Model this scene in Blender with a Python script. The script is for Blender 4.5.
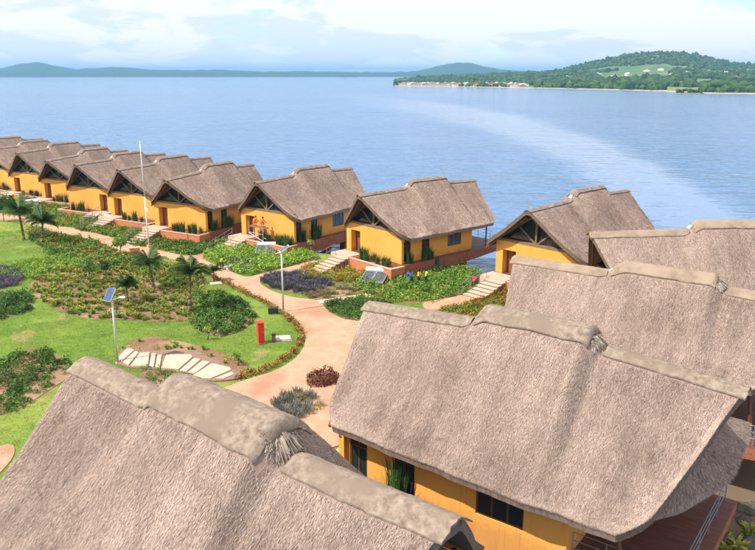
import bpy, math, random
import numpy as np
from mathutils import Vector, Matrix
random.seed(7); rng = np.random.default_rng(11)
for o in list(bpy.data.objects): bpy.data.objects.remove(o)
scene = bpy.context.scene
COL = scene.collection
R = math.radians

# ------------------------------------------------------------------ camera, sky, sun, exposure
CAM_H, PITCH, FPX = 17.0, R(15.12), 745.0          # metres above the cottage floors, downward tilt, focal length for a 755 px wide frame
cam = bpy.data.cameras.new('camera'); cam.sensor_width = 36; cam.lens = 36*FPX/755
cam.clip_start = .5; cam.clip_end = 80000
camo = bpy.data.objects.new('camera', cam); COL.objects.link(camo)
camo.location = (0, 0, CAM_H); camo.rotation_euler = (math.pi/2-PITCH, 0, 0)
scene.camera = camo

SUN_AZ = math.atan2(-.42, -.91); SUN_EL = R(52)      # horizontal direction towards the sun
sun = bpy.data.lights.new('sun', 'SUN'); sun.energy = 5.0; sun.angle = R(.6); sun.color = (1, .94, .86)
suno = bpy.data.objects.new('sun', sun); COL.objects.link(suno)
sd = Vector((math.cos(SUN_AZ)*math.cos(SUN_EL), math.sin(SUN_AZ)*math.cos(SUN_EL), math.sin(SUN_EL)))
suno.rotation_euler = sd.to_track_quat('Z', 'Y').to_euler(); suno.location = sd*200

world = bpy.data.worlds.new('World'); scene.world = world; world.use_nodes = True
nt = world.node_tree; nt.nodes.clear()
def N(t, typ, **kw):
    n = t.nodes.new(typ)
    for k, v in kw.items():
        if k.startswith('i_'):
            n.inputs[k[2:].replace('_', ' ')].default_value = v
        else: setattr(n, k, v)
    return n
sky = N(nt, 'ShaderNodeTexSky', sky_type='NISHITA'); sky.sun_disc = False
sky.sun_elevation = SUN_EL; sky.sun_rotation = math.pi/2-SUN_AZ; sky.air_density = 1.0; sky.dust_density = .1; sky.ozone_density = 5.0
bgs = N(nt, 'ShaderNodeBackground'); bgs.inputs[1].default_value = .15; tintn = N(nt, 'ShaderNodeMix', data_type='RGBA', blend_type='MULTIPLY'); tintn.inputs[0].default_value = 1; tintn.inputs[7].default_value = (.92, .95, 1.08, 1); nt.links.new(sky.outputs[0], tintn.inputs[6]); nt.links.new(tintn.outputs[2], bgs.inputs[0])
tc = N(nt, 'ShaderNodeTexCoord'); sep = N(nt, 'ShaderNodeSeparateXYZ'); nt.links.new(tc.outputs['Generated'], sep.inputs[0])
def M_(t, op, a, b=None):
    n = t.nodes.new('ShaderNodeMath'); n.operation = op
    for i, v in enumerate((a, b)):
        if v is None: continue
        if isinstance(v, (int, float)): n.inputs[i].default_value = v
        else: t.links.new(v, n.inputs[i])
    return n.outputs[0]
comb = N(nt, 'ShaderNodeCombineXYZ')
nt.links.new(sep.outputs[0], comb.inputs[0]); nt.links.new(sep.outputs[1], comb.inputs[1]); nt.links.new(M_(nt, 'MULTIPLY', sep.outputs[2], 3.6), comb.inputs[2])
def cloud(scale, off, lo, hi, rough):
    mp = N(nt, 'ShaderNodeMapping'); mp.inputs['Location'].default_value = off; nt.links.new(comb.outputs[0], mp.inputs[0])
    no = N(nt, 'ShaderNodeTexNoise'); no.inputs['Scale'].default_value = scale; no.inputs['Detail'].default_value = 9; no.inputs['Roughness'].default_value = rough
    no.inputs['Distortion'].default_value = .35
    nt.links.new(mp.outputs[0], no.inputs[0])
    mr = N(nt, 'ShaderNodeMapRange', interpolation_type='SMOOTHSTEP'); mr.inputs[1].default_value = lo; mr.inputs[2].default_value = hi
    nt.links.new(no.outputs[0], mr.inputs[0]); return mr.outputs[0]
cover = cloud(4.0, (3.1, 1.7, .3), .33, .43, .58)
shade = cloud(6.5, (8.3, 4.2, 0), .39, .48, .58)
mixc = N(nt, 'ShaderNodeMix', data_type='RGBA'); mixc.inputs[6].default_value = (.78, .86, .95, 1); mixc.inputs[7].default_value = (.97, .98, 1.0, 1)
nt.links.new(shade, mixc.inputs[0])
bgc = N(nt, 'ShaderNodeBackground'); nt.links.new(mixc.outputs[2], bgc.inputs[0]); bgc.inputs[1].default_value = .93
mxs = N(nt, 'ShaderNodeMixShader'); wo = N(nt, 'ShaderNodeOutputWorld')
nt.links.new(cover, mxs.inputs[0]); nt.links.new(bgs.outputs[0], mxs.inputs[1]); nt.links.new(bgc.outputs[0], mxs.inputs[2]); nt.links.new(mxs.outputs[0], wo.inputs[0])

vs = scene.view_settings; vs.view_transform = 'Standard'; vs.look = 'None'; vs.exposure = 0.3; vs.gamma = 1; vs.use_curve_mapping = False

# ------------------------------------------------------------------ helpers
def site(u, v, z=-1.0):
    """ground plan position of a surveyed point (u right, v down, in the 755x550 survey grid) at height z"""
    c, s = math.cos(PITCH), math.sin(PITCH); a, b = u-377.5, -(v-275)
    d = (a, FPX*c+b*s, -FPX*s+b*c); k = (z-CAM_H)/d[2]
    return Vector((d[0]*k, d[1]*k, z))
def tag(o, label=None, cat=None, group=None, kind=None):
    for k, v in (('label', label), ('category', cat), ('group', group), ('kind', kind)):
        if v: o[k] = v
    return o
def empty(name, loc, rz=0, label=None, cat=None, group=None):
    o = bpy.data.objects.new(name, None); COL.objects.link(o); o.location = loc; o.rotation_euler = (0, 0, rz); o.empty_display_size = .3
    return tag(o, label, cat, group)
def link(name, me, parent=None, loc=(0, 0, 0), rz=0, scale=None, **kw):
    o = bpy.data.objects.new(name, me); COL.objects.link(o); o.parent = parent; o.location = loc; o.rotation_euler = (0, 0, rz)
    if scale: o.scale = scale if hasattr(scale, '__len__') else (scale,)*3
    return tag(o, **kw)
class MB:
    """collects simple solids into one mesh"""
    def __init__(s): s.v = []; s.f = []; s.m = []
    def add(s, vs, fs, mi=0):
        n = len(s.v); s.v += [tuple(p) for p in vs]; s.f += [tuple(i+n for i in f) for f in fs]; s.m += [mi]*len(fs); return s
    def box(s, a, b, mi=0, mat=None):
        (x0, y0, z0), (x1, y1, z1) = a, b
        vs = [Vector(p) for p in ((x0, y0, z0), (x1, y0, z0), (x1, y1, z0), (x0, y1, z0), (x0, y0, z1), (x1, y0, z1), (x1, y1, z1), (x0, y1, z1))]
        if mat: vs = [mat @ p for p in vs]
        return s.add(vs, [(0, 3, 2, 1), (4, 5, 6, 7), (0, 1, 5, 4), (1, 2, 6, 5), (2, 3, 7, 6), (3, 0, 4, 7)], mi)
    def tube(s, p0, p1, r0, r1=None, n=8, mi=0):
        p0, p1 = Vector(p0), Vector(p1); r1 = r0 if r1 is None else r1
        d = (p1-p0).normalized(); a = d.orthogonal().normalized(); b = d.cross(a)
        vs = []
        for p, r in ((p0, r0), (p1, r1)):
            for i in range(n):
                t = 2*math.pi*i/n; vs.append(p+a*math.cos(t)*r+b*math.sin(t)*r)
        fs = [(i, (i+1) % n, n+(i+1) % n, n+i) for i in range(n)]+[tuple(range(n-1, -1, -1)), tuple(range(n, 2*n))]
        return s.add(vs, fs, mi)
    def bar(s, p0, p1, w, h, mi=0):
        p0, p1 = Vector(p0), Vector(p1); d = (p1-p0); q = d.to_track_quat('X', 'Z').to_matrix().to_4x4(); q.translation = p0
        return s.box((0, -w/2, -h/2), (d.length, w/2, h/2), mi, q)
    def prism(s, poly, z0, z1, mi=0, axis='z'):
        n = len(poly)
        P = lambda p, z: (p[0], p[1], z) if axis == 'z' else (p[0], z, p[1])
        vs = [P(p, z0) for p in poly]+[P(p, z1) for p in poly]
        return s.add(vs, [tuple(range(n-1, -1, -1)), tuple(range(n, 2*n))]+[(i, (i+1) % n, n+(i+1) % n, n+i) for i in range(n)], mi)
    def mesh(s, name, mats, smooth=False):
        me = bpy.data.meshes.new(name); me.from_pydata(s.v, [], s.f)
        for m in (mats if isinstance(mats, (list, tuple)) else [mats]): me.materials.append(m)
        me.polygons.foreach_set('material_index', s.m)
        if smooth: me.polygons.foreach_set('use_smooth', [True]*len(s.f))
        me.update(); return me
def np_mesh(name, V, F, mats, mi=None, tint=None, smooth=False):
    """fast mesh from numpy arrays; F is (n,3) or (n,4)"""
    me = bpy.data.meshes.new(name); n, k = F.shape
    me.vertices.add(len(V)); me.vertices.foreach_set('co', np.ascontiguousarray(V, dtype=np.float32).ravel())
    me.loops.add(n*k); me.loops.foreach_set('vertex_index', np.ascontiguousarray(F, dtype=np.int32).ravel())
    me.polygons.add(n); me.polygons.foreach_set('loop_start', np.arange(0, n*k, k, dtype=np.int32))
    for m in (mats if isinstance(mats, (list, tuple)) else [mats]): me.materials.append(m)
    if mi is not None: me.polygons.foreach_set('material_index', mi.astype(np.int32))
    if smooth: me.polygons.foreach_set('use_smooth', np.ones(n, dtype=bool))
    else: me.polygons.foreach_set('use_smooth', np.zeros(n, dtype=bool))
    if tint is not None:
        a = me.attributes.new('tint', 'FLOAT', 'POINT'); a.data.foreach_set('value', tint.astype(np.float32))
    me.update(calc_edges=True); me.validate(); return me
def sstep(x): x = np.clip(x, 0, 1); return x*x*(3-2*x)
def vnoise(x, y, seed=0):
    """cheap smooth value noise"""
    xi, yi = np.floor(x), np.floor(y); fx, fy = sstep(x-xi), sstep(y-yi)
    h = lambda a, b: np.modf(np.abs(np.sin(a*127.1+b*311.7+seed*74.7)*43758.5453))[0]
    return (h(xi, yi)*(1-fx)+h(xi+1, yi)*fx)*(1-fy)+(h(xi, yi+1)*(1-fx)+h(xi+1, yi+1)*fx)*fy
def fbm(x, y, seed=0, o=4): return sum(vnoise(x*2**i, y*2**i, seed+i)*.5**(i+1) for i in range(o))

# ------------------------------------------------------------------ materials
def mat(name, c0, c1=None, scale=6.0, rough=.8, bump=0.0, bscale=None, tint=False, rnd=0.0, stretch=None, metal=0.0, spec=.3, c2=None, detail=5, bdist=.02, trans=0.0):
    m = bpy.data.materials.new(name); m.use_nodes = True; t = m.node_tree; b = t.nodes['Principled BSDF']
    b.inputs['Roughness'].default_value = rough; b.inputs['Metallic'].default_value = metal; b.inputs['Specular IOR Level'].default_value = spec
    c1 = c1 or c0
    co = N(t, 'ShaderNodeTexCoord'); vec = co.outputs['Object']
    if stretch:
        mp = N(t, 'ShaderNodeMapping'); mp.inputs['Scale'].default_value = stretch; t.links.new(vec, mp.inputs[0]); vec = mp.outputs[0]
    no = N(t, 'ShaderNodeTexNoise'); no.inputs['Scale'].default_value = scale; no.inputs['Detail'].default_value = detail; no.inputs['Roughness'].default_value = .62; t.links.new(vec, no.inputs[0])
    mr = N(t, 'ShaderNodeMapRange'); mr.inputs[1].default_value = .28; mr.inputs[2].default_value = .72; t.links.new(no.outputs[0], mr.inputs[0])
    fac = mr.outputs[0]
    if tint:
        at = N(t, 'ShaderNodeAttribute', attribute_name='tint'); fac = M_(t, 'ADD', M_(t, 'MULTIPLY', at.outputs['Fac'], .75), M_(t, 'MULTIPLY', fac, .25))
    if rnd:
        oi = N(t, 'ShaderNodeObjectInfo'); fac = M_(t, 'ADD', fac, M_(t, 'MULTIPLY', M_(t, 'SUBTRACT', oi.outputs['Random'], .5), rnd))
    mx = N(t, 'ShaderNodeMix', data_type='RGBA'); mx.inputs[6].default_value = (*c0, 1); mx.inputs[7].default_value = (*c1, 1); t.links.new(fac, mx.inputs[0])
    out = mx.outputs[2]
    if c2:
        n2 = N(t, 'ShaderNodeTexNoise'); n2.inputs['Scale'].default_value = scale*.17; n2.inputs['Detail'].default_value = 4; t.links.new(vec, n2.inputs[0])
        m2 = N(t, 'ShaderNodeMapRange', interpolation_type='SMOOTHSTEP'); m2.inputs[1].default_value = .5; m2.inputs[2].default_value = .68; t.links.new(n2.outputs[0], m2.inputs[0])
        mx2 = N(t, 'ShaderNodeMix', data_type='RGBA'); mx2.inputs[7].default_value = (*c2, 1); t.links.new(m2.outputs[0], mx2.inputs[0]); t.links.new(out, mx2.inputs[6]); out = mx2.outputs[2]
    t.links.new(out, b.inputs['Base Color'])
    if bump:
        bn = N(t, 'ShaderNodeTexNoise'); bn.inputs['Scale'].default_value = bscale or scale*3; bn.inputs['Detail'].default_value = 6; t.links.new(vec, bn.inputs[0])
        bu = N(t, 'ShaderNodeBump'); bu.inputs['Strength'].default_value = bump; bu.inputs['Distance'].default_value = bdist
        t.links.new(bn.outputs[0], bu.inputs['Height']); t.links.new(bu.outputs[0], b.inputs['Normal'])
    if trans:
        tr = N(t, 'ShaderNodeBsdfTranslucent'); t.links.new(out, tr.inputs[0]); ms = N(t, 'ShaderNodeMixShader'); ms.inputs[0].default_value = trans
        ou = t.nodes['Material Output']; t.links.new(b.outputs[0], ms.inputs[1]); t.links.new(tr.outputs[0], ms.inputs[2]); t.links.new(ms.outputs[0], ou.inputs[0])
    return m
T = {}
T['thatch'] = mat('thatch', (.16, .108, .085), (.41, .305, .25), 5, .95, .45, 60, stretch=(3.0, .8, .8), spec=.1, bdist=.05, c2=(.34, .25, .205), rnd=.14)
T['straw'] = mat('straw', (.12, .08, .062), (.65, .495, .41), 1.2, .9, tint=True, spec=.12, rnd=.14)
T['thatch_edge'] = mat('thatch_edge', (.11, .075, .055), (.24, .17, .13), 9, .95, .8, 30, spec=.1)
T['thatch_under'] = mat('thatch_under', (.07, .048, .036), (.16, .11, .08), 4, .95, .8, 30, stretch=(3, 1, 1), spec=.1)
T['cap'] = mat('ridge_cement', (.145, .105, .08), (.37, .29, .225), 4.5, .95, 1.0, 30, c2=(.22, .165, .125), spec=.2, bdist=.015)
T['cap_brown'] = mat('ridge_cement_brown', (.20, .145, .10), (.34, .26, .195), 2.2, .9, .7, 34, c2=(.33, .25, .18), spec=.2, bdist=.015)
T['cap_dark'] = mat('ridge_cement_dark', (.15, .11, .085), (.33, .26, .215), 2.2, .9, .7, 34, spec=.2, bdist=.015)
T['mortar'] = mat('mortar', (.36, .33, .29), (.55, .52, .47), 5, .9, .5, 20)
T['bundle'] = mat('bundle_straw', (.21, .16, .125), (.47, .385, .32), 2, .9, tint=True)
T['plaster'] = mat('ochre_plaster', (.75, .33, .055), (.85, .405, .085), .8, .85, .15, 40, c2=(.82, .40, .085))
def weather_plaster():
    m = T['plaster']; t = m.node_tree; b = t.nodes['Principled BSDF']; src = b.inputs['Base Color'].links[0].from_socket
    co = N(t, 'ShaderNodeTexCoord'); sp = N(t, 'ShaderNodeSeparateXYZ'); t.links.new(co.outputs['Object'], sp.inputs[0])
    n = N(t, 'ShaderNodeTexNoise'); n.inputs['Scale'].default_value = 3; n.inputs['Detail'].default_value = 6; t.links.new(co.outputs['Object'], n.inputs[0])
    mp = N(t, 'ShaderNodeMapping'); mp.inputs['Scale'].default_value = (5, 5, .35); t.links.new(co.outputs['Object'], mp.inputs[0]); n2 = N(t, 'ShaderNodeTexNoise'); n2.inputs['Scale'].default_value = 1.6; n2.inputs['Detail'].default_value = 5; t.links.new(mp.outputs[0], n2.inputs[0])
    low = N(t, 'ShaderNodeMapRange'); low.inputs[1].default_value = .55; low.inputs[2].default_value = -.05; t.links.new(M_(t, 'ADD', sp.outputs[2], M_(t, 'MULTIPLY', M_(t, 'SUBTRACT', n.outputs[0], .5), 1.1)), low.inputs[0])
    drip = N(t, 'ShaderNodeMapRange'); drip.inputs[1].default_value = .56; drip.inputs[2].default_value = .74; drip.inputs[4].default_value = .35; t.links.new(n2.outputs[0], drip.inputs[0])
    f = M_(t, 'MINIMUM', M_(t, 'ADD', M_(t, 'MULTIPLY', low.outputs[0], .55), drip.outputs[0]), .8)
    mx = N(t, 'ShaderNodeMix', data_type='RGBA'); mx.inputs[7].default_value = (.50, .22, .07, 1); t.links.new(src, mx.inputs[6]); t.links.new(f, mx.inputs[0]); t.links.new(mx.outputs[2], b.inputs['Base Color'])
weather_plaster()
T['wood'] = mat('dark_wood', (.10, .045, .022), (.18, .085, .04), 4, .6, .3, 20, stretch=(1, 1, .15))
T['door'] = mat('door_wood', (.20, .075, .025), (.30, .12, .04), 3, .5, .3, 20, stretch=(6, 6, .5))
T['timber'] = mat('truss_timber', (.17, .10, .06), (.28, .18, .11), 4, .7, .3, 20)
T['brick'] = mat('red_brick', (.24, .075, .04), (.40, .15, .085), 3, .9, .5, 14, c2=(.32, .11, .06))
T['brick_orange'] = mat('orange_brick', (.48, .15, .06), (.62, .24, .11), 3, .9, .4, 14)
T['coping'] = mat('coping', (.45, .30, .22), (.58, .42, .32), 3, .85)
T['deck'] = mat('deck_boards', (.12, .045, .034), (.20, .085, .065), 2, .55, .3, 9, stretch=(.4, 5, 1))
T['stone'] = mat('pale_stone', (.48, .345, .25), (.60, .455, .35), 2.2, .85, .4, 18, c2=(.54, .42, .33))
T['riser'] = mat('brown_riser', (.20, .12, .085), (.30, .19, .14), 3, .9)
T['steel'] = mat('steel', (.22, .26, .31), rough=.45, metal=.2)
T['glass'] = mat('window_glass', (.02, .028, .035), rough=.06, spec=.6)
T['blueglass'] = mat('blue_window_glass', (.05, .10, .15), rough=.06, spec=.7)
T['white'] = mat('white_paint', (.72, .73, .74), (.8, .8, .8), 2, .45)
T['galv'] = mat('galvanised', (.5, .52, .54), (.62, .64, .66), 2, .45, metal=.3)
T['panel'] = mat('solar_cell', (.03, .06, .16), (.05, .09, .24), 2, .15, spec=.6)
T['collector'] = mat('collector_glass', (.06, .07, .09), (.11, .12, .15), 2, .4, spec=.25)
T['red'] = mat('red_paint', (.62, .03, .02), (.72, .045, .03), 3, .4)
T['black'] = mat('black_plastic', (.015, .015, .017), (.03, .03, .03), 3, .4)
T['path'] = mat('terracotta_path', (.44, .235, .145), (.58, .34, .225), 1.4, .9, .5, 40, c2=(.38, .20, .125), bdist=.01)
T['soil'] = mat('soil', (.17, .085, .05), (.29, .165, .10), 1.6, .95, 1.0, 9, c2=(.34, .21, .13), bdist=.06)
T['bank'] = mat('lake_bank', (.14, .10, .06), (.27, .20, .12), .8, .95, 1.0, 5, bdist=.1)
T['rock'] = mat('rock', (.30, .28, .26), (.5, .47, .44), 3, .9, .8, 9)
T['rock_dark'] = mat('wet_rock', (.05, .045, .035), (.14, .12, .09), 3, .6, .8, 9)
T['trunk'] = mat('trunk_bark', (.14, .09, .055), (.26, .18, .12), 5, .95, .8, 14)
def leafmat(name, a, b, rnd=.5, tr=.28): T[name] = mat(name, a, b, 2.5, .55, tint=True, rnd=rnd, spec=.35, trans=tr)
leafmat('leaf_green', (.03, .085, .010), (.20, .36, .05))
leafmat('leaf_dark', (.02, .055, .012), (.10, .20, .035))
leafmat('leaf_bright', (.09, .18, .014), (.32, .48, .06))
leafmat('leaf_yellow', (.20, .22, .03), (.50, .46, .09))
leafmat('leaf_red', (.16, .035, .02), (.42, .16, .05))
leafmat('leaf_orange', (.42, .12, .015), (.80, .34, .03))
leafmat('leaf_purple', (.05, .05, .06), (.17, .165, .20), .3)
leafmat('leaf_sage', (.10, .11, .08), (.26, .28, .24), .3)
leafmat('leaf_dry', (.16, .12, .05), (.36, .30, .14))
leafmat('leaf_rust', (.07, .022, .012), (.26, .10, .06))
leafmat('palm_leaf', (.03, .07, .018), (.15, .24, .06))
leafmat('white_flower', (.5, .5, .45), (.8, .8, .75))
T['grass'] = mat('grass_blades', (.065, .15, .012), (.26, .40, .045), 1.3, .7, tint=True, c2=(.36, .35, .08), trans=.25)

# lawn: green with dry and bare patches
def lawn_material():
    m = mat('lawn', (.085, .155, .016), (.18, .27, .032), .55, .9, .8, 30, c2=(.25, .31, .055), bdist=.04)
    t = m.node_tree; b = t.nodes['Principled BSDF']; src = b.inputs['Base Color'].links[0].from_socket
    co = N(t, 'ShaderNodeTexCoord'); n = N(t, 'ShaderNodeTexNoise'); n.inputs['Scale'].default_value = .21; n.inputs['Detail'].default_value = 6; n.inputs['Roughness'].default_value = .6; t.links.new(co.outputs['Object'], n.inputs[0])
    mr = N(t, 'ShaderNodeMapRange', interpolation_type='SMOOTHSTEP'); mr.inputs[1].default_value = .59; mr.inputs[2].default_value = .70; t.links.new(n.outputs[0], mr.inputs[0])
    mx = N(t, 'ShaderNodeMix', data_type='RGBA'); mx.inputs[7].default_value = (.36, .26, .12, 1); t.links.new(src, mx.inputs[6]); t.links.new(mr.outputs[0], mx.inputs[0]); out = mx.outputs[2]
    # lake bank below the terrace edge
    ge = N(t, 'ShaderNodeNewGeometry'); sp = N(t, 'ShaderNodeSeparateXYZ'); t.links.new(ge.outputs['Position'], sp.inputs[0])
    m2 = N(t, 'ShaderNodeMapRange', interpolation_type='SMOOTHSTEP'); m2.inputs[1].default_value = -1.25; m2.inputs[2].default_value = -2.3; t.links.new(sp.outputs[2], m2.inputs[0])
    mx2 = N(t, 'ShaderNodeMix', data_type='RGBA'); mx2.inputs[7].default_value = (.17, .125, .075, 1); t.links.new(out, mx2.inputs[6]); t.links.new(m2.outputs[0], mx2.inputs[0]); t.links.new(mx2.outputs[2], b.inputs['Base Color'])
    return m
T['lawn'] = lawn_material()

WATER_Z = -3.0
def water_material():
    m = bpy.data.materials.new('lake_water'); m.use_nodes = True; t = m.node_tree; b = t.nodes['Principled BSDF']
    co = N(t, 'ShaderNodeTexCoord'); vec = co.outputs['Object']
    def noise(scale, st, detail=4, rough=.55, rot=.3):
        mp = N(t, 'ShaderNodeMapping'); mp.inputs['Scale'].default_value = st; mp.inputs['Rotation'].default_value = (0, 0, rot); t.links.new(vec, mp.inputs[0])
        n = N(t, 'ShaderNodeTexNoise'); n.inputs['Scale'].default_value = scale; n.inputs['Detail'].default_value = detail; n.inputs['Roughness'].default_value = rough; t.links.new(mp.outputs[0], n.inputs[0]); return n.outputs[0]
    h = M_(t, 'ADD', M_(t, 'ADD', M_(t, 'MULTIPLY', noise(.6, (.5, 1, 1), 3), .35), M_(t, 'MULTIPLY', noise(.36, (.42, 1, 1), 3, .55, .18), 1.35)), M_(t, 'MULTIPLY', noise(.11, (.35, 1, 1), 3, .5, .1), 1.7))
    # calm slick: an arc of smoother water
    sp = N(t, 'ShaderNodeSeparateXYZ'); t.links.new(vec, sp.inputs[0])
    wob = M_(t, 'MULTIPLY', M_(t, 'SUBTRACT', noise(.012, (1, 1, 1), 4), .5), 22.0)
    dx = M_(t, 'SUBTRACT', sp.outputs[0], SLICK[0]); dy = M_(t, 'SUBTRACT', sp.outputs[1], SLICK[1])
    r = M_(t, 'SQRT', M_(t, 'ADD', M_(t, 'MULTIPLY', dx, dx), M_(t, 'MULTIPLY', dy, dy)))
    dist = M_(t, 'ABSOLUTE', M_(t, 'SUBTRACT', M_(t, 'ADD', r, wob), SLICK[2]))
    dist = M_(t, 'DIVIDE', dist, M_(t, 'ADD', 8.0, M_(t, 'MULTIPLY', M_(t, 'MAXIMUM', M_(t, 'SUBTRACT', sp.outputs[1], 140.0), 0.0), .055)))
    mr = N(t, 'ShaderNodeMapRange', interpolation_type='SMOOTHSTEP'); mr.inputs[1].default_value = 1.7; mr.inputs[2].default_value = .7; mr.inputs[3].default_value = 0; mr.inputs[4].default_value = 1; t.links.new(dist, mr.inputs[0])
    fx = N(t, 'ShaderNodeMapRange', interpolation_type='SMOOTHSTEP'); fx.inputs[1].default_value = -60; fx.inputs[2].default_value = 60; t.links.new(sp.outputs[0], fx.inputs[0])
    calm = M_(t, 'MULTIPLY', mr.outputs[0], fx.outputs[0])
    patch = noise(.006, (.5, 1.6, 1), 4, .5, .2)
    mp_ = N(t, 'ShaderNodeMapRange'); mp_.inputs[1].default_value = .3; mp_.inputs[2].default_value = .7; mp_.inputs[3].default_value = .72; mp_.inputs[4].default_value = 1.1; t.links.new(patch, mp_.inputs[0])
    st = M_(t, 'MULTIPLY', mp_.outputs[0], M_(t, 'SUBTRACT', 1.0, M_(t, 'MULTIPLY', calm, .92)))
    bu = N(t, 'ShaderNodeBump'); bu.inputs['Distance'].default_value = 2.0; t.links.new(M_(t, 'MULTIPLY', st, 1.0), bu.inputs['Strength']); t.links.new(h, bu.inputs['Height']); t.links.new(bu.outputs[0], b.inputs['Normal'])
    b.inputs['Base Color'].default_value = (.105, .20, .375, 1)
    b.inputs['Roughness'].default_value = .12; b.inputs['IOR'].default_value = 1.333; b.inputs['Specular IOR Level'].default_value = .5
    return m
# slick circle through three surveyed points on the lake
def circ(p, q, r):
    ax, ay, bx, by, cx, cy = p[0], p[1], q[0], q[1], r[0], r[1]
    d = 2*(ax*(by-cy)+bx*(cy-ay)+cx*(ay-by))
    ux = ((ax*ax+ay*ay)*(by-cy)+(bx*bx+by*by)*(cy-ay)+(cx*cx+cy*cy)*(ay-by))/d
    uy = ((ax*ax+ay*ay)*(cx-bx)+(bx*bx+by*by)*(ax-cx)+(cx*cx+cy*cy)*(bx-ax))/d
    return ux, uy, math.hypot(ax-ux, ay-uy)
SLICK = circ(site(380, 102, WATER_Z), site(505, 124, WATER_Z), site(640, 180, WATER_Z))
T['water'] = water_material()

# ------------------------------------------------------------------ house positions (surveyed): origin at centre of front wall, heading of ridge towards the lake
KEYS = 'zr zh xap xj xhs xhe xrs xre yfe zfe xfe xree yre zre yw zw xw2 zap zree'.split()
DIM = {k: dict(zip(KEYS, v)) for k, v in {
 'A': (6.78, 7.58, -1.53, 3.6, 4.2, 9.1, 9.8, 15.15, 5.2, 2.65, -.2, 13.4, 4.45, 2.89, 4.2, 3.05, 10.15, 6.73, 6.98),
 'B': (6.95, 7.58, -1.46, 4.1, 4.7, 9.1, 9.9, 14.75, 4.93, 2.76, -.26, 12.8, 5.14, 2.49, 4.15, 3.02, 10.04, 6.66, 6.49),
 'C': (6.41, 7.04, -1.64, 3.92, 4.97, 9.44, 9.8, 14.31, 4.95, 2.52, -.19, 12.88, 4.23, 2.75, 4.08, 2.9, 9.65, 6.44, 6.37),
 'D': (6.56, 7.21, -1.93, 4.67, 4.79, 9.4, 10.05, 14.47, 5.0, 2.54, -.19, 13.03, 4.28, 2.78, 4.12, 2.93, 9.76, 6.38, 6.44),
 'E': (6.44, 7.25, -1.3, 4.52, 4.57, 9.64, 10.3, 14.41, 5.24, 2.4, -.54, 13.06, 4.2, 2.9, 4.05, 2.93, 9.71, 6.23, 6.31),
 'G': (6.44, 7.17, -1.38, 3.85, 4.23, 9.47, 10.24, 13.92, 4.81, 2.48, -.21, 12.72, 4.18, 2.72, 4.07, 2.89, 9.53, 6.27, 6.31),
 'H': (6.06, 6.79, -1.82, 3.53, 4.57, 8.89, 9.64, 13.11, 4.58, 2.5, -.14, 12.1, 3.97, 2.58, 3.88, 2.69, 9.06, 5.75, 5.92),
 'F': (6.29, 6.97, -1.75, 3.9, 4.54, 9.22, 9.99, 13.84, 4.7, 2.45, -.08, 12.66, 4.37, 2.42, 4.0, 2.82, 9.39, 6.15, 6.17)}.items()}
HOUSES = [  # key, x, y, heading, floor z, mirrored door
 ('A', -9.73, 24.92, -40.3, .15, 0), ('B', .79, 32.34, -36.2, .15, 0), ('C', 9.56, 42.36, -34.7, .13, 0), ('D', 16.5, 50.26, 1.6, .17, 0), ('E', 13.15, 60.59, 42.8, .15, 0),
 ('F', -.43, 68.61, 40.6, .26, 0), ('G', -11.82, 78.3, 51.5, -.05, 0), ('H', -22.15, 82.2, 60.3, .25, 0), ('F', -29.8, 89.7, 59.4, .05, 0), ('F', -37.7, 96.8, 60.9, -.2, 1),
 ('H', -45.0, 105.1, 62.5, -.25, 0), ('G', -52.8, 112.4, 61.1, -.45, 0), ('F', -60.7, 119.1, 57.5, -.5, 0), ('F', -68.6, 126.2, 58, -.5, 0)]

# ------------------------------------------------------------------ terrain and water
SHORE = [(-90, -60), (-40, 3), (-22, 16)]+[(h[1], h[2]) for h in HOUSES]+[(-90, 147), (-190, 240)]
def lakeward(x, y):
    """signed distance (m) from the line of front walls, positive towards the lake"""
    best = np.full(x.shape, 1e9); sg = np.zeros(x.shape)
    for (ax, ay), (bx, by) in zip(SHORE[:-1], SHORE[1:]):
        dx, dy = bx-ax, by-ay; L2 = dx*dx+dy*dy
        t = np.clip(((x-ax)*dx+(y-ay)*dy)/L2, 0, 1); px, py = x-(ax+t*dx), y-(ay+t*dy); d = np.hypot(px, py)
        s = np.where(dx*py-dy*px < 0, 1., -1.); up = d < best-1e-6
        best = np.where(up, d, best); sg = np.where(up, s, sg)
    return best*sg
def ground_h(x, y):
    s = lakeward(x, y); near = sstep((47-y)/9)*(x > -30)
    return -1-(2.9-1.0*near)*sstep((s-1.6)/5.2)-3*sstep((s-6-11*near)/20)+np.where(s > 2, (vnoise(x*.9, y*.9, 5)-.5)*.5*sstep((s-2)/2), 0)
nx, ny = 130, 160
gx, gy = np.meshgrid(np.linspace(-170, 45, nx), np.linspace(-45, 225, ny))
V = np.stack([gx, gy, ground_h(gx, gy)], -1).reshape(-1, 3)
ii = (np.arange(ny-1)[:, None]*nx+np.arange(nx-1)[None]).ravel(); F4 = np.stack([ii, ii+1, ii+1+nx, ii+nx], 1)
link('lawn_ground', np_mesh('lawn_ground', V, F4, T['lawn'], smooth=True), kind='structure')
WS = 14000
me = bpy.data.meshes.new('lake'); me.from_pydata([(-WS, -WS, WATER_Z), (WS, -WS, WATER_Z), (WS, WS, WATER_Z), (-WS, WS, WATER_Z)], [], [(0, 1, 2, 3)]); me.materials.append(T['water'])
link('lake_water', me, kind='structure')

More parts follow.
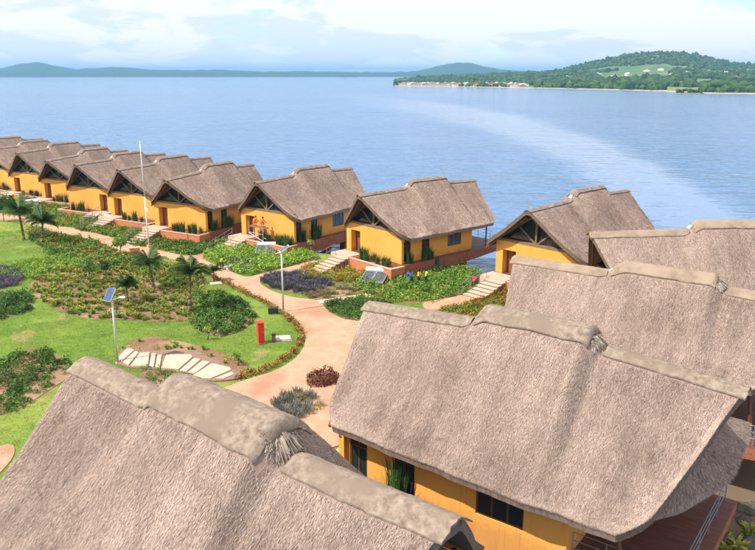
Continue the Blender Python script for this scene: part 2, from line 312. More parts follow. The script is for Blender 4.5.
# ------------------------------------------------------------------ far shore: hills, wood, village
def far_land(name, prof, d_shore, d_ridge, d_back, m, nu=220, nd=40, rough=3.0, power=1.6, seed=0, base=-4.5):
    us = np.linspace(prof[0][0], prof[-1][0], nu); py = np.interp(us, [p[0] for p in prof], [p[1] for p in prof])
    ds = np.concatenate([np.linspace(0, 1, nd), 1+np.linspace(.05, 1, 10)])
    U, Dn = np.meshgrid(us, ds)
    sh = np.interp(us, [p[0] for p in d_shore], [p[1] for p in d_shore])[None, :]
    dist = np.where(Dn <= 1, sh+(d_ridge-sh)*Dn, d_ridge+(d_back-d_ridge)*(Dn-1))
    X = (U-377.5)/FPX*dist; Y = dist
    hr = (73.7-py)[None, :]/FPX*d_ridge+CAM_H-WATER_Z
    env = np.where(Dn <= 1, Dn**power, (2-Dn))
    Z = base+1.2+(hr-(base-WATER_Z))*env+(fbm(X/90, Y/90, seed)-.45)*rough*8*np.clip(env, .0, 1)*(1-.6*env)+np.where(Dn == 0, -1.5, 1.0+.8*(fbm(X/30, Y/30, seed+3)))
    V = np.stack([X, Y, Z], -1).reshape(-1, 3); n = nu
    ii = (np.arange(len(ds)-1)[:, None]*n+np.arange(n-1)[None]).ravel(); Fq = np.stack([ii, ii+1, ii+1+n, ii+n], 1)
    link(name, np_mesh(name, V, Fq, m, smooth=True), kind='structure')
    def height(u, dn):
        fu = np.clip((u-us[0])/(us[-1]-us[0])*(nu-1), 0, nu-1.001); iu = fu.astype(int); fu = fu-iu
        fd = np.interp(dn, ds, np.arange(len(ds))); fd = np.clip(fd, 0, len(ds)-1.001); jd = fd.astype(int); fd = fd-jd
        G = lambda A: (A[jd, iu]*(1-fu)+A[jd, iu+1]*fu)*(1-fd)+(A[jd+1, iu]*(1-fu)+A[jd+1, iu+1]*fu)*fd
        return G(X), G(Y), G(Z)
    return height
m_hill = mat('hill_fields', (.045, .095, .028), (.12, .19, .05), .02, .95, c2=(.20, .24, .08), detail=6)
m_far = mat('far_hill_wood', (.012, .035, .02), (.03, .065, .03), .02, .95, 1.0, .05, bdist=6, detail=8)
hill = far_land('hills', [(394, 81), (400, 79.5), (420, 78), (470, 76.5), (520, 74.5), (545, 73), (562, 70), (580, 65), (600, 61), (620, 57.5), (650, 54.5), (672, 55.5), (700, 60.5), (725, 66), (755, 68), (830, 66), (950, 64), (1100, 68)],
    [(394, 1310), (397, 1300), (480, 1180), (560, 1060), (640, 930), (700, 800), (755, 780), (900, 740), (1100, 700)], 2300, 3600, m_hill, power=2.0, seed=2)
far_land('hills', [(-700, 72), (-300, 66), (-150, 71), (0, 70.5), (15, 69.2), (27, 66.8), (37, 64.4), (48, 63.2), (57, 64.3), (68, 67), (85, 69.5), (100, 69.3), (115, 68.6), (130, 67.9), (142, 68.9), (158, 70.2), (200, 71), (225, 70.5), (260, 72), (300, 72), (360, 73), (400, 72.6), (415, 71.4), (428, 69.2), (438, 66.6), (448, 64.3), (457, 63.4), (467, 64.4), (480, 67.2), (495, 69.8), (515, 71.5), (600, 72), (700, 70), (1000, 71)],
    [(-700, 4600), (0, 4600), (400, 5000), (1000, 4600)], 6000, 8500, m_far, nu=500, power=.7, rough=7, seed=9)

# blobby crowns used for the far wood, one mass
def ico(level=1):
    import bmesh
    bm = bmesh.new(); bmesh.ops.create_icosphere(bm, subdivisions=level, radius=1); v = np.array([p.co[:] for p in bm.verts]); f = np.array([[q.index for q in x.verts] for x in bm.faces]); bm.free(); return v, f
IV, IF = ico(1)
def blobs(P, S, name, m, squash=.8, jit=.3):
    n = len(P); V = IV[None]*(1+jit*(rng.random((n, len(IV), 1))-.5)*2)*S[:, None, None]; V[..., 2] *= squash; V = V+P[:, None]
    F = IF[None]+(np.arange(n)*len(IV))[:, None, None]
    tint = np.repeat(rng.random(n), len(IV))
    return np_mesh(name, V.reshape(-1, 3), F.reshape(-1, 3), m, tint=tint)
T['far_leaf'] = mat('far_wood_leaf', (.010, .032, .010), (.075, .13, .03), .05, .9, tint=True, spec=.1)
u = rng.uniform(385, 1080, 26000); dn = rng.random(26000)**1.4*1.02
x, y, z = hill(u, dn)
dens = fbm(x/130, y/130, 21); near = dn < .05
keep = ((dens > .405) | (dn > .93)) & (dn > .012) & ~((dn > .35) & (dn < .8) & (u > 590) & (u < 660) & (dens < .56)) & ~((dn < .09) & (u < 540) & (dens < .5))
x, y, z = x[keep], y[keep], z[keep]; S = rng.uniform(2.4, 5.2, len(x))*np.clip(.45+(u[keep]-395)/130, .45, 1)*np.where(rng.random(len(x)) < .1, 1.5, 1); print('far wood', len(x))
link('far_wood', blobs(np.stack([x, y, z+S*.55], 1), S, 'far_wood', T['far_leaf'], .95), kind='stuff', label='dark green wood covering the hill across the lake', cat='wood')
# beach strip of the far village and its houses
def far_house(u, dn, w, d, h, roofc, wallc, rz, lab, grp):
    hx, hy, hz = [float(a[0]) for a in hill(np.array([u]), np.array([dn]))]
    o = empty('village_house', (hx, hy, hz-.4), rz, lab, 'house', grp)
    b = MB(); b.prism([(-w/2, 0), (w/2, 0), (w/2, h), (0, h+d*.28), (-w/2, h)], -d/2, d/2, axis='y'); link('wall', b.mesh('wall', wallc), o)
    r = MB(); k = h+d*.28
    for s in (-1, 1): r.add([(s*(w/2+.4), -d/2-.3, h-.15), (s*(w/2+.4), d/2+.3, h-.15), (0, d/2+.3, k+.05), (0, -d/2-.3, k+.05), (s*(w/2+.4), -d/2-.3, h+.1), (s*(w/2+.4), d/2+.3, h+.1), (0, d/2+.3, k+.3), (0, -d/2-.3, k+.3)], [(4, 5, 6, 7), (0, 3, 2, 1), (0, 1, 5, 4), (1, 2, 6, 5), (3, 0, 4, 7)])
    link('roof', r.mesh('roof', roofc), o)
RW = mat('far_roof_white', (.75, .76, .78)); RR = mat('far_roof_red', (.42, .09, .05)); RB = mat('far_roof_rust', (.30, .15, .09)); WW = mat('far_wall', (.55, .42, .33))
WW2 = mat('far_wall_white', (.75, .72, .68))
for i in range(44):
    k = i % 5; u_ = 402+i*2.75+random.uniform(-1, 1)
    far_house(u_, random.uniform(.012, .06), random.uniform(8, 15), random.uniform(6, 9), random.uniform(3, 4.4), [RW, RR, RB, RW, RR][k], [WW, WW2][i % 2], random.uniform(-.4, .4),
              ['small far lakeshore house with white roof', 'small far lakeshore house with red roof', 'small far lakeshore house with rust brown roof', 'small far lakeshore house with white roof', 'small far lakeshore house with red roof'][k],
              ['white roofed houses of the village across the lake', 'red roofed houses of the village across the lake', 'rust roofed houses of the village across the lake', 'white roofed houses of the village across the lake', 'red roofed houses of the village across the lake'][k])
for i in range(12):
    far_house(560+i*15+random.uniform(-5, 5), random.uniform(.3, .6), random.uniform(8, 14), 8, 4, [RW, RR][i % 2], WW2, random.uniform(-.5, .5), ['small far hillside house with red roof', 'small far hillside house with white roof'][1-i % 2], ['red roofed houses on the hillside across the lake', 'white roofed houses on the hillside across the lake'][1-i % 2])
# sand strip
us = np.linspace(392, 1000, 160); hx, hy, hz = hill(us, np.full(160, .002)); hx2, hy2, hz2 = hill(us, np.full(160, .02))
w_ = (fbm(us/9, us*0, 4)*1.4-.2).clip(.1, 1)
V = np.concatenate([np.stack([hx, hy-4, np.full(160, WATER_Z-.3)], 1), np.stack([hx+(hx2-hx)*w_, hy+(hy2-hy)*w_, np.maximum(hz+(hz2-hz)*w_, WATER_Z)+.7], 1)])
i_ = np.arange(159); link('beach', np_mesh('beach', V, np.stack([i_, i_+1, i_+161, i_+160], 1), mat('sand', (.42, .30, .19), (.56, .43, .29), .05, .95)), kind='structure')
# two wooded islets
def islet(u, v, w, d, ntree, hmax, lab):
    p = site(u, v, WATER_Z); o = empty('islet', p, 0, lab, 'islet')
    n = 20; b = MB(); ring = [(math.cos(a)*w/2*random.uniform(.85, 1.1), math.sin(a)*d/2, -1.) for a in np.linspace(0, 2*math.pi, n, endpoint=False)]
    top = [(x*.8, y*.8, .9+random.uniform(-.2, .3)) for x, y, z in ring]
    b.add(ring+top+[(0, 0, 1.2)], [(i, (i+1) % n, n+(i+1) % n, n+i) for i in range(n)]+[(n+i, n+(i+1) % n, 2*n) for i in range(n)]); link('shore', b.mesh('shore', mat('islet_ground', (.12, .13, .05), (.25, .24, .1), .2)), o)
    P = np.stack([rng.uniform(-w*.36, w*.36, ntree), rng.uniform(-d*.3, d*.3, ntree), rng.uniform(1, hmax*.7, ntree)], 1)
    link('crown', blobs(P, rng.uniform(1.2, 2.6, ntree), 'crown', T['far_leaf'], .9), o)
islet(690, 93.5, 36, 14, 26, 5, 'small wooded islet in front of the right far shore')
islet(348, 77.3, 150, 60, 50, 9, 'tiny low islet far out on the lake horizon')

# ------------------------------------------------------------------ thatched cottages
def roof_fn(D, seed):
    y_e = lambda x: np.interp(x, [D['xfe'], D['xree']], [D['yfe'], D['yre']])
    z_e = lambda x: np.interp(x, [D['xfe'], D['xree']], [D['zfe'], D['zre']])
    w1 = .6 if seed < 2 else max(.8, D['xhs']-D['xj'])
    def S(x, t, side):
        t = np.asarray(t, float); x = np.asarray(x, float)
        # the two steps of the raised middle bay; the rear step is crisper
        b = sstep((x-D['xj']+.25*t+.45*np.clip(t*6, 0, 1))/(w1+.9*np.clip(t*6, 0, 1)))*(1-sstep((x-D['xhe']-.35*t+.1*np.clip(t*6, 0, 1))/(.5+.25*np.clip(t*6, 0, 1))))
        zr = np.interp(x, [D['xap'], D['xj'], D['xrs'], D['xre']], [D['zap'], D['zr'], D['zr'], D['zree']])+b*(D['zh']-D['zr'])*(.95 if seed < 2 else .84)-.12
        ze = z_e(x); e = (.10+(.15 if seed == 0 else .10)*b) if seed < 2 else .055+.06*b; te = (np.sqrt(t*t+e*e)-e)/(np.sqrt(1+e*e)-e)
        z = ze+(zr-ze)*(1-te-.05*np.sin(math.pi*te))+b*.07*np.sin(math.pi*np.clip(.12+.80*t, 0, 1))
        y = t*(y_e(x)+.10*b)+(fbm(x*.8, t*3+side*5, seed+1)-.47)*.16*t
        z = z+(fbm(x*.7+side*9, t*4, seed)-.47)*.17*np.clip(t*5, .15, 1)
        return np.stack([x, side*y, z], -1)
    def X(u, t):
        t = np.asarray(t, float); cr = .55*np.clip((t-.80)/.20, 0, 1)**2
        x0 = D['xap']+(D['xfe']-D['xap'])*t**1.05+cr; x1 = D['xre']+(D['xree']-D['xre'])*t**1.05-cr
        return x0+(x1-x0)*u
    return S, X
def roof_meshes(D, seed, nstraw):
    S, X = roof_fn(D, seed); NU, NT = 110, 18
    us = np.linspace(0, 1, NU+1); js = np.arange(-NT, NT+1); ts = np.abs(js)/NT; sd_ = np.where(js < 0, -1., 1.)
    U, Tt = np.meshgrid(us, ts, indexing='ij'); SD = np.broadcast_to(sd_, U.shape)
    top = S(X(U, Tt), Tt, SD); th = .27
    bot = top.copy(); bot[..., 2] -= th+.06; bot[..., 1] *= .985
    n = 2*NT+1; V = np.concatenate([top.reshape(-1, 3), bot.reshape(-1, 3)]); o = (NU+1)*n
    a = (np.arange(NU)[:, None]*n+np.arange(2*NT)[None]).ravel()
    Ft = np.stack([a, a+n, a+n+1, a+1], 1); Fb = np.stack([a, a+1, a+n+1, a+n], 1)+o
    e = np.arange(NU)*n; e1 = np.stack([e, e+o, e+n+o, e+n], 1); e2 = np.stack([e+n-1, e+2*n-1, e+2*n-1+o, e+n-1+o], 1)
    k = np.arange(2*NT); v1 = np.stack([k, k+1, k+1+o, k+o], 1); kk = k+NU*n; v2 = np.stack([kk, kk+o, kk+1+o, kk+1], 1)
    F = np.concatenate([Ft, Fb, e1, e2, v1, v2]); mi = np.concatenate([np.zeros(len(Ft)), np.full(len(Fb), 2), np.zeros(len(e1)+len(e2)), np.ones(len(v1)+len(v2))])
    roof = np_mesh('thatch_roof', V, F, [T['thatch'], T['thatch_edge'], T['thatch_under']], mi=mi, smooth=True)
    roof.set_sharp_from_angle(angle=R(50))
    CW = [(.70, 1.15, .60), (.58, .85, .50), (.55, .72, .5), (.55, .72, .5), (.36, .48, .34), (.36, .48, .34)][min(seed, 5)]
    # loose straw lying down the slopes, denser fringe on eaves and verges
    n1, n2, n3 = nstraw, nstraw//9, nstraw//14
    u = np.concatenate([rng.random(n1), rng.random(n2), np.where(rng.random(n3) < .5, rng.random(n3)*.012, 1-rng.random(n3)*.012)])
    t = np.concatenate([.02+rng.random(n1)*.98, 1-rng.random(n2)**2*.05, rng.random(n3)]); m = len(u)
    side = np.where(rng.random(m) < .5, -1., 1.); x = X(u, t)
    P = S(x, t, side); Pd = S(x, t+.02, side); Px = S(x+.05, t, side)
    dn = Pd-P; dn /= np.linalg.norm(dn, axis=1, keepdims=True); tx = Px-P; tx /= np.linalg.norm(tx, axis=1, keepdims=True)
    nn = np.cross(tx, dn); nn *= np.sign(nn[:, 2:3]); 
    fs = [1, 1, 1.15, 1.3, 1.5, 1.6][min(seed, 5)]
    yaw = rng.normal(0, .22, m)[:, None]; lift = rng.normal(.04, .07, m)[:, None]
    d = dn*np.cos(yaw)+tx*np.sin(yaw)+nn*lift; w = tx*np.cos(yaw)-dn*np.sin(yaw)+nn*rng.normal(0, .3, m)[:, None]
    L = rng.uniform(.06, .17, m)[:, None]*fs; wd = rng.uniform(.006, .012, m)[:, None]*fs
    c = P+nn*rng.uniform(-.01, .035, m)[:, None]
    a0 = c-d*L*.5-w*wd; a1 = c-d*L*.5+w*wd; a2 = c+d*L*.5
    cwid = np.where((x > D['xhs']-.5) & (x < D['xhe']+.35), CW[1], np.where(x < D['xhs'], CW[0], CW[2])); ok = np.abs(P[:, 1]) > cwid+.05+.05*rng.random(m)
    a0, a1, a2, x, side, t = a0[ok], a1[ok], a2[ok], x[ok], side[ok], t[ok]; m = len(x)
    V = np.stack([a0, a1, a2], 1).reshape(-1, 3); F = np.arange(3*m).reshape(-1, 3)
    patch = fbm(x*.5+side*7, t*2, seed+5)+.5*fbm(x*3+side*7, t*1.2, seed+15)-.23; tint = np.clip(rng.normal(.5, .19, m)+(patch-.47)*1.0, 0, 1)
    straw = np_mesh('thatch_straw', V, F, T['straw'], tint=np.repeat(tint, 3))
    # ridge caps
    capm = T['cap'] if seed < 2 else T['cap_brown'] if seed < 4 else T['cap_dark']
    def cap(x0, x1, w, lift, nx=50, seed2=0, m_=None):
        m = 15; offs = np.linspace(-1, 1, m); xs = np.linspace(x0, x1, nx); ye = 4.8
        wv = w*(1+.025*(fbm(xs*1.3, xs*0+seed2, seed+8)-.5)*2); V = []
        for i, xx in enumerate(xs):
            e = 1
            for j, q in enumerate(offs):
                off = q*wv[i]; tt = abs(off)/float(np.interp(xx, [D['xfe'], D['xree']], [D['yfe'], D['yre']]))
                xe = xx+(.10*(vnoise(np.array(j*.7+seed2), np.array(xx*2), 3)-.5) if i in (0, nx-1) else 0)
                p = S(xe, tt, 1. if q >= 0 else -1.); p = np.array([p[0], off, p[2]+lift*e+.03+.03*(vnoise(np.array(xx*3.), np.array(q*4.), 9)-.5)+.028*(vnoise(np.array(xx*9.), np.array(q*11.), 19)-.5)])
                V.append(p)
        V = np.array(V); B = V-np.array([0, 0, .055]); o = len(V); i = (np.arange(nx-1)[:, None]*m+np.arange(m-1)[None]).ravel()
        F = [np.stack([i, i+m, i+m+1, i+1], 1), np.stack([i, i+1, i+m+1, i+m], 1)+o]
        e = np.arange(nx-1)*m; F.append(np.stack([e, e+o, e+m+o, e+m], 1)); e = e+m-1; F.append(np.stack([e, e+m, e+m+o, e+o], 1))
        k = np.arange(m-1); F.append(np.stack([k, k+1, k+1+o, k+o], 1)); k = k+(nx-1)*m; F.append(np.stack([k, k+o, k+1+o, k+1], 1))
        me = np_mesh('ridge_cap', np.concatenate([V, B]), np.concatenate(F), m_ or capm, smooth=True); me.set_sharp_from_angle(angle=R(45)); return me
    parts = [('thatch_roof', roof, None), ('thatch_straw', straw, 0),
             ('ridge_cap', cap(D['xap']-.06, D['xj']+.14, CW[0], .06, seed2=1), None), ('ridge_cap', cap(D['xj']+(.40 if seed < 2 else .42), D['xhe']+.22, CW[1], .10, nx=56, seed2=2), None), ('ridge_cap', cap(D['xhe']+.75, D['xre']+.05, CW[2], .06, seed2=3), None)]
    # fanned straw bundle under the rear nose of the raised cap
    nb = 700; th_ = rng.normal(0, .62, nb); c0 = S(D['xhe']+.12, .03, 1.); base = np.array([D['xhe']+.05, 0, D['zh']-.36])
    b0 = base+np.stack([rng.uniform(-.05, .12, nb), np.sin(th_)*.34, rng.uniform(-.16, .10, nb)-np.abs(np.sin(th_))*.26], 1)
    ln = rng.uniform(.3, .62, nb); ex = b0[:, 0]+np.cos(th_)*ln; ey = b0[:, 1]+np.sin(th_)*ln*.8
    ez = S(ex, np.abs(ey)/4.8, 1.)[:, 2]+rng.uniform(.02, .2, nb)
    b1 = np.stack([ex, ey, ez], 1); d = b1-b0; wv = np.cross(d, np.array([0, 0, 1.])+rng.normal(0, .4, (nb, 3))); wv /= np.linalg.norm(wv, axis=1, keepdims=True); wv *= rng.uniform(.012, .026, nb)[:, None]
    mid = (b0+b1)/2+np.array([0, 0, .09]); V = np.stack([b0-wv, b0+wv, mid+wv, mid-wv, b1+wv*.5, b1-wv*.5], 1).reshape(-1, 3); q = np.arange(nb)[:, None]*6
    F = np.concatenate([q+np.array([[0, 1, 2, 3]]), q+np.array([[3, 2, 4, 5]])]); parts.append(('straw_bundle', np_mesh('straw_bundle', V, F, T['bundle'], tint=np.repeat(rng.random(nb), 6)), None))
    # mortar band over the front joint of the caps
    parts.append(('mortar_band', cap(D['xj']+.12, D['xj']+.5, CW[0]*.42, .03, nx=5, seed2=5, m_=T['mortar']), None))
    # thatched apron hipped out over the lake-side deck
    na, nb = 26, 14; W_, V_ = np.meshgrid(np.linspace(-1, 1, na), np.linspace(0, 1, nb)); xa = D['xree']-1.0
    def AP(w, v): return np.stack([xa+v*(2.55-1.15*w*w)+.05*np.sin(w*9)+(.95*v*w if seed == 1 else 0), w*(.9+v*(D['yre']-1.75))*np.where((w > 0) & (seed == 1), 1+.45*w, 1), D['zree']-1.15-v*(D['zree']-D['zre']-1.15)-.10*np.sin(math.pi*v)-.28*w*w*(1-v)+(fbm(w*6, v*5, seed+17)-.47)*.14], -1)
    tp = AP(W_, V_).reshape(-1, 3); bt = tp-np.array([.12, 0, .26]); o_ = len(tp); i = (np.arange(nb-1)[:, None]*na+np.arange(na-1)[None]).ravel()
    F = [np.stack([i, i+na, i+na+1, i+1], 1), np.stack([i, i+1, i+na+1, i+na], 1)+o_]; k = np.arange(na-1)+(nb-1)*na; F.append(np.stack([k, k+o_, k+1+o_, k+1], 1))
    for c_ in (0, na-1): k = np.arange(nb-1)*na+c_; F.append(np.stack([k, k+na, k+na+o_, k+o_], 1))
    parts.append(('deck_apron', np_mesh('deck_apron', np.concatenate([tp, bt]), np.concatenate(F), T['thatch'], smooth=True), None)); parts[-1][1].set_sharp_from_angle(angle=R(50)); ai = len(parts)-1
    m = nstraw//10; w, v = rng.uniform(-1, 1, m), np.minimum(rng.random(m)*1.03, 1); P = AP(w, v); dn = AP(w, v+.03)-P; dn /= np.linalg.norm(dn, axis=1, keepdims=True); tx = AP(w+.02, v)-P; tx /= np.linalg.norm(tx, axis=1, keepdims=True); nn = np.cross(dn, tx); nn *= np.sign(nn[:, 2:3])
    d = dn+tx*rng.normal(0, .3, m)[:, None]+nn*rng.normal(.05, .13, m)[:, None]; wv = tx+nn*rng.normal(0, .35, m)[:, None]; L = rng.uniform(.09, .27, m)[:, None]*fs; wd = rng.uniform(.006, .014, m)[:, None]*fs; c = P+nn*.015
    parts.append(('thatch_straw', np_mesh('thatch_straw', np.stack([c-d*L*.5-wv*wd, c-d*L*.5+wv*wd, c+d*L*.5], 1).reshape(-1, 3), np.arange(3*m).reshape(-1, 3), T['straw'], tint=np.repeat(np.clip(rng.normal(.5, .27, m), 0, 1), 3)), ai))
    return parts, S
def window(parts, x0, x1, z0, z1, yo, yi, npane, glass, side):
    """framed window on a side wall; side -1 is the right-hand wall"""
    b = MB(); f = .07; y0, y1 = sorted((yo, yi))
    b.box((x0, y0, z0), (x0+f, y1, z1)); b.box((x1-f, y0, z0), (x1, y1, z1)); b.box((x0+f, y0, z0), (x1-f, y1, z0+f)); b.box((x0+f, y0, z1-f), (x1-f, y1, z1))
    for k in range(1, npane): q = x0+(x1-x0)*k/npane; b.box((q-f/2, y0, z0+f), (q+f/2, y1, z1-f))
    if npane <= 2: zt = z0+(z1-z0)*.62; b.box((x0+f, y0+.002, zt-f/2), (x1-f, y1-.002, zt+f/2))
    parts.append(('window', b.mesh('window', T['wood']), None)); wi = len(parts)-1; ym = (y0+y1)/2
    for k in range(npane):
        a, c = x0+(x1-x0)*k/npane+f*.5, x0+(x1-x0)*(k+1)/npane-f*.5
        g = MB(); g.box((a, ym-.008, z0+f*.5), (c, ym+.008, z1-f*.5)); parts.append(('pane', g.mesh('pane', glass), wi))
def house_parts(D, seed, nstraw, mirror=False):
    parts, S = roof_meshes(D, seed, nstraw); P = lambda name, mb, m, par=None, smooth=False: parts.append((name, mb.mesh(name, m, smooth), par))
    yw, zw, x2 = D['yw'], D['zw'], D['xw2']; g = -1 if mirror else 1
    Y = lambda a: a*g
    def ybox(b, x0, x1, a, c, z0, z1): a, c = sorted((Y(a), Y(c))); b.box((x0, a, z0), (x1, c, z1))
    # front wall with door recess
    dl, dr, dh = .82*yw, .47*yw, 2.15
    b = MB(); ybox(b, 0, .28, yw, dl, -.1, zw); ybox(b, 0, .28, dl, dr, dh, zw); ybox(b, 0, .28, dr, -yw, -.1, zw)
    ybox(b, .28, .75, dl+.16, dl, -.1, dh+.1); ybox(b, .28, .75, dr, dr-.16, -.1, dh+.1); P('front_wall', b, T['plaster'])
    b = MB(); ybox(b, .66, .72, dl, dr, 0, dh+.08); P('door', b, T['door']); di = len(parts)-1
    b = MB(); ybox(b, .60, .655, dl, dl-.09, 0, dh); ybox(b, .60, .655, dr+.09, dr, 0, dh); ybox(b, .60, .655, (dl+dr)/2+.035, (dl+dr)/2-.035, 0, dh); ybox(b, .60, .655, dl-.09, dr+.09, dh-.1, dh); P('door_frame', b, T['wood'], di)
    b = MB(); b.tube((.58, Y((dl+dr)/2-.14), .95), (.58, Y((dl+dr)/2-.14), 1.25), .02); P('door_handle', b, T['steel'], di)
    # side walls, split round their window openings
    ys = yw-.22
    wins = [(.42, 1.35, .1, 2.42, 2, T['glass']), (2.75, 3.75, .1, 2.42, 2, T['glass']), (6.2, 8.05, .72, 2.12, 3, T['glass'])]
    if seed == 1: wins[2] = (6.55, 8.55, .52, 2.05, 3, T['glass'])
    zb = -1.25 if seed == 1 else -.1
    for side in (-1, 1):
        o, i = side*ys, side*(ys-.22); a, c = sorted((o, i)); b = MB(); x = .28; top = zw+.1
        for (w0, w1, z0, z1, npn, gl) in wins:
            b.box((x, a, zb), (w0, c, top)); b.box((w0, a, zb), (w1, c, z0)); b.box((w0, a, z1), (w1, c, top)); x = w1
        b.box((x, a, zb), (x2, c, top)); P('side_wall', b, T['plaster'])
        for (w0, w1, z0, z1, npn, gl) in wins: window(parts, w0, w1, z0, z1, side*(ys-.05), side*(ys-.13), npn, gl if npn < 3 or side > 0 else T['blueglass'] if seed >= 5 else T['glass'], side)
    b = MB(); b.box((x2, -ys, -.1), (x2+.2, ys, zw)); P('rear_wall', b, T['plaster'])
    b = MB(); b.box((x2+.2, -1.6, .02), (x2+.26, 1.6, 2.3)); P('patio_door', b, T['glass'])
    # gable: glazing, beam, truss
    za = D['zap']-.75; 
    b = MB(); b.prism([(-yw+.1, zw), (yw-.1, zw), (.25, za), (-.25, za)], .30, .34); v = [(p[2], p[0], p[1]) for p in b.v]; b.v = v; P('gable_glazing', b, T['glass'])
    b = MB(); b.box((-.04, -yw-.1, zw+.003), (.26, yw+.1, zw+.2)); P('tie_beam', b, T['timber'])
    for s in (-1, 1):
        b = MB(); b.bar((.12, s*(yw+.35), zw-.12), (.12, 0, za+.15), .14, .18); P('rafter', b, T['timber'])
        b = MB(); b.bar((.10, s*.1, zw+.2), (.10, s*yw*.42, zw+(za-zw)*.56), .10, .12); P('strut', b, T['timber'])
        b = MB(); b.bar((D['xap']+.35, s*.25, D['zap']-.75), (D['xfe']+.12, s*(D['yfe']-.35), D['zfe']-.42+.12), .10, .16); P('barge_board', b, T['wood'])
    b = MB(); b.box((.03, -.08, zw+.2), (.19, .08, za)); P('king_post', b, T['timber'])
    # floor platform, brick fascia, pillars
    yp = ys-.03 if seed == 1 else yw+.45; xe = D['xree']+1.6
    b = MB(); b.box((-.02, -yp+.02, -.06), (xe-.02, yp-.02, -.003)); P('floor', b, T['deck'])
    for s in (-1, 1):
        b = MB(); b.prism([(-.0, -.02), (xe, -.02), (xe, -.42), (x2, -.85), (4.2, -1.3), (0, -1.3)], *sorted((s*yp, s*(yp-.3))), axis='y'); P('brick_fascia', b, T['brick'])
    b = MB(); b.box((xe-.3, -yp+.3, -.42), (xe+.002, yp-.3, -.02)); b.box((.0, -yp+.3, -.5), (xe-.3, yp-.3, -.1)); P('platform_slab', b, T['brick'])
    for x in (5.2, 8.3):
        for s in (-1, 1):
            b = MB(); b.box((x-.38, s*(yp-.8)-.38, -6.2), (x+.38, s*(yp-.8)+.38, -.5)); P('pillar', b, T['brick'])
    # planter along the facade
    xp = -1.65; yl = Y(dr-.35); yr = Y(-yp)
    b = MB(); ybox(b, xp, xp+.22, dr-.35, -yp+.003, -1.3, -.16); ybox(b, xp+.22, 0, -yp+.003, -yp+.25, -1.3, -.16); ybox(b, xp+.22, 0, dr-.35, dr-.57, -1.3, -.16); P('planter_wall', b, T['brick_orange'])
    b = MB(); ybox(b, xp-.03, xp+.25, dr-.32, -yp-.03, -.16, -.08); ybox(b, xp+.25, -.01, -yp+.28, -yp-.03, -.16, -.08); P('coping', b, T['coping'])
    b = MB(); ybox(b, xp+.22, -.002, dr-.57, -yp+.25, -.6, -.3); P('planter_soil', b, T['soil'])
    # landing and stairs
    sl, sr = min(dl+.25, yw), dr-.33
    b = MB(); ybox(b, xp-.1, -.002, yw+.3, sr, -1.3, -.03); P('landing', b, T['stone'])
    for k in range(6):
        z = -.03-.155*(k+1); x = xp-.1-.52*(k+1)
        b = MB(); ybox(b, x+.05, x+.57, sl, sr, z-.09, z); P('step', b, T['stone'])
        b = MB(); ybox(b, x+.10, x+.52, sl-.02, sr+.02, -1.3, z-.09); P('riser', b, T['riser'], len(parts)-1)
    b = MB(); yq = Y(sl+.06); xs_, xt_ = xp-.1, xp-.1-.52*6
    for f_ in (0, .33, .66, 1): x = xs_+(xt_-xs_)*f_; zb = -.03-.93*f_; b.tube((x, yq, zb-.1), (x, yq, zb+.92), .025, n=6)
    for h_ in (.92, .5): b.tube((xs_, yq, h_-.03), (xt_, yq, h_-.96), .022, n=6)
    P('stair_rail', b, T['steel'])
    # rear deck rail and roof props
    b = MB(); x0, x1, yr_ = x2+.3, xe-.42, yp-.3
    for s in (-1, 1):
        for x in np.linspace(x0, x1, 4): b.tube((x, s*yr_, 0), (x, s*yr_, 1.02), .022, n=6)
        for h_ in (1.02, .7, .38): b.tube((x0, s*yr_, h_), (x1, s*yr_, h_), .016, n=6)
    for y in np.linspace(-yr_, yr_, 6)[1:-1]: b.tube((x1, y, 0), (x1, y, 1.02), .022, n=6)
    for h_ in (1.02, .7, .38): b.tube((x1, -yr_, h_), (x1, yr_, h_), .016, n=6)
    P('deck_rail', b, T['steel'])
    for s in (-1, 1):
        b = MB(); b.bar((D['xree']-.45, s*(D['yre']-1.05), 0), (D['xree']-.75, s*(D['yre']-.75), D['zre']+.12), .13, .13); P('roof_prop', b, T['wood'])
    return parts
LABELS = ['nearest thatched cottage at bottom left, only its roof in view', 'large thatched cottage at right centre with ochre wall and dark windows', 'thatched cottage just behind the large right one, long ridge partly hidden',
 'thatched cottage at the right edge with level ridge against the lake', 'thatched cottage with flared gable facing left, stone stairs beside its door', 'free standing thatched cottage with solar heater and orange planter in front',
 'thatched cottage with scaffold and two orange workers at its front wall', 'thatched cottage behind the tall white mast, gable truss fully in view', 'thatched cottage just left of the tall white mast',
 'thatched cottage with its door at the right end of the facade', 'thatched cottage fifth from the left end of the row', 'thatched cottage whose gable is the second from the left edge',
 'thatched cottage cut by the left edge of the picture', 'farthest thatched cottage, only a roof tip at the left edge']
LABELS[10] = 'thatched cottage third gable from the left edge, door at its left'
cache = {}; ROOTS = []
for i, (k, x, y, a, z, mir) in enumerate(HOUSES):
    key = (k, mir)
    if key not in cache: cache[key] = house_parts(DIM[k], 'ABCDEFGH'.index(k), {'A': 320000, 'B': 320000, 'C': 140000, 'D': 85000, 'E': 60000, 'F': 55000, 'G': 50000, 'H': 50000}[k], bool(mir))
    root = empty('thatched_cottage', (x, y, z), R(a), LABELS[i], 'cottage', 'thatched cottages along the lake shore'); objs = []
    for nm, me, par in cache[key]:
        o = link(nm, me, root if par is None else objs[par]); objs.append(o)
        if nm == 'thatch_straw': o['kind'] = 'stuff'
    ROOTS.append(root)
def local(i, x, y, z=0):
    k, hx, hy, a, hz, mir = HOUSES[i]; c, s = math.cos(R(a)), math.sin(R(a)); return Vector((hx+x*c-y*s, hy+x*s+y*c, hz+z))
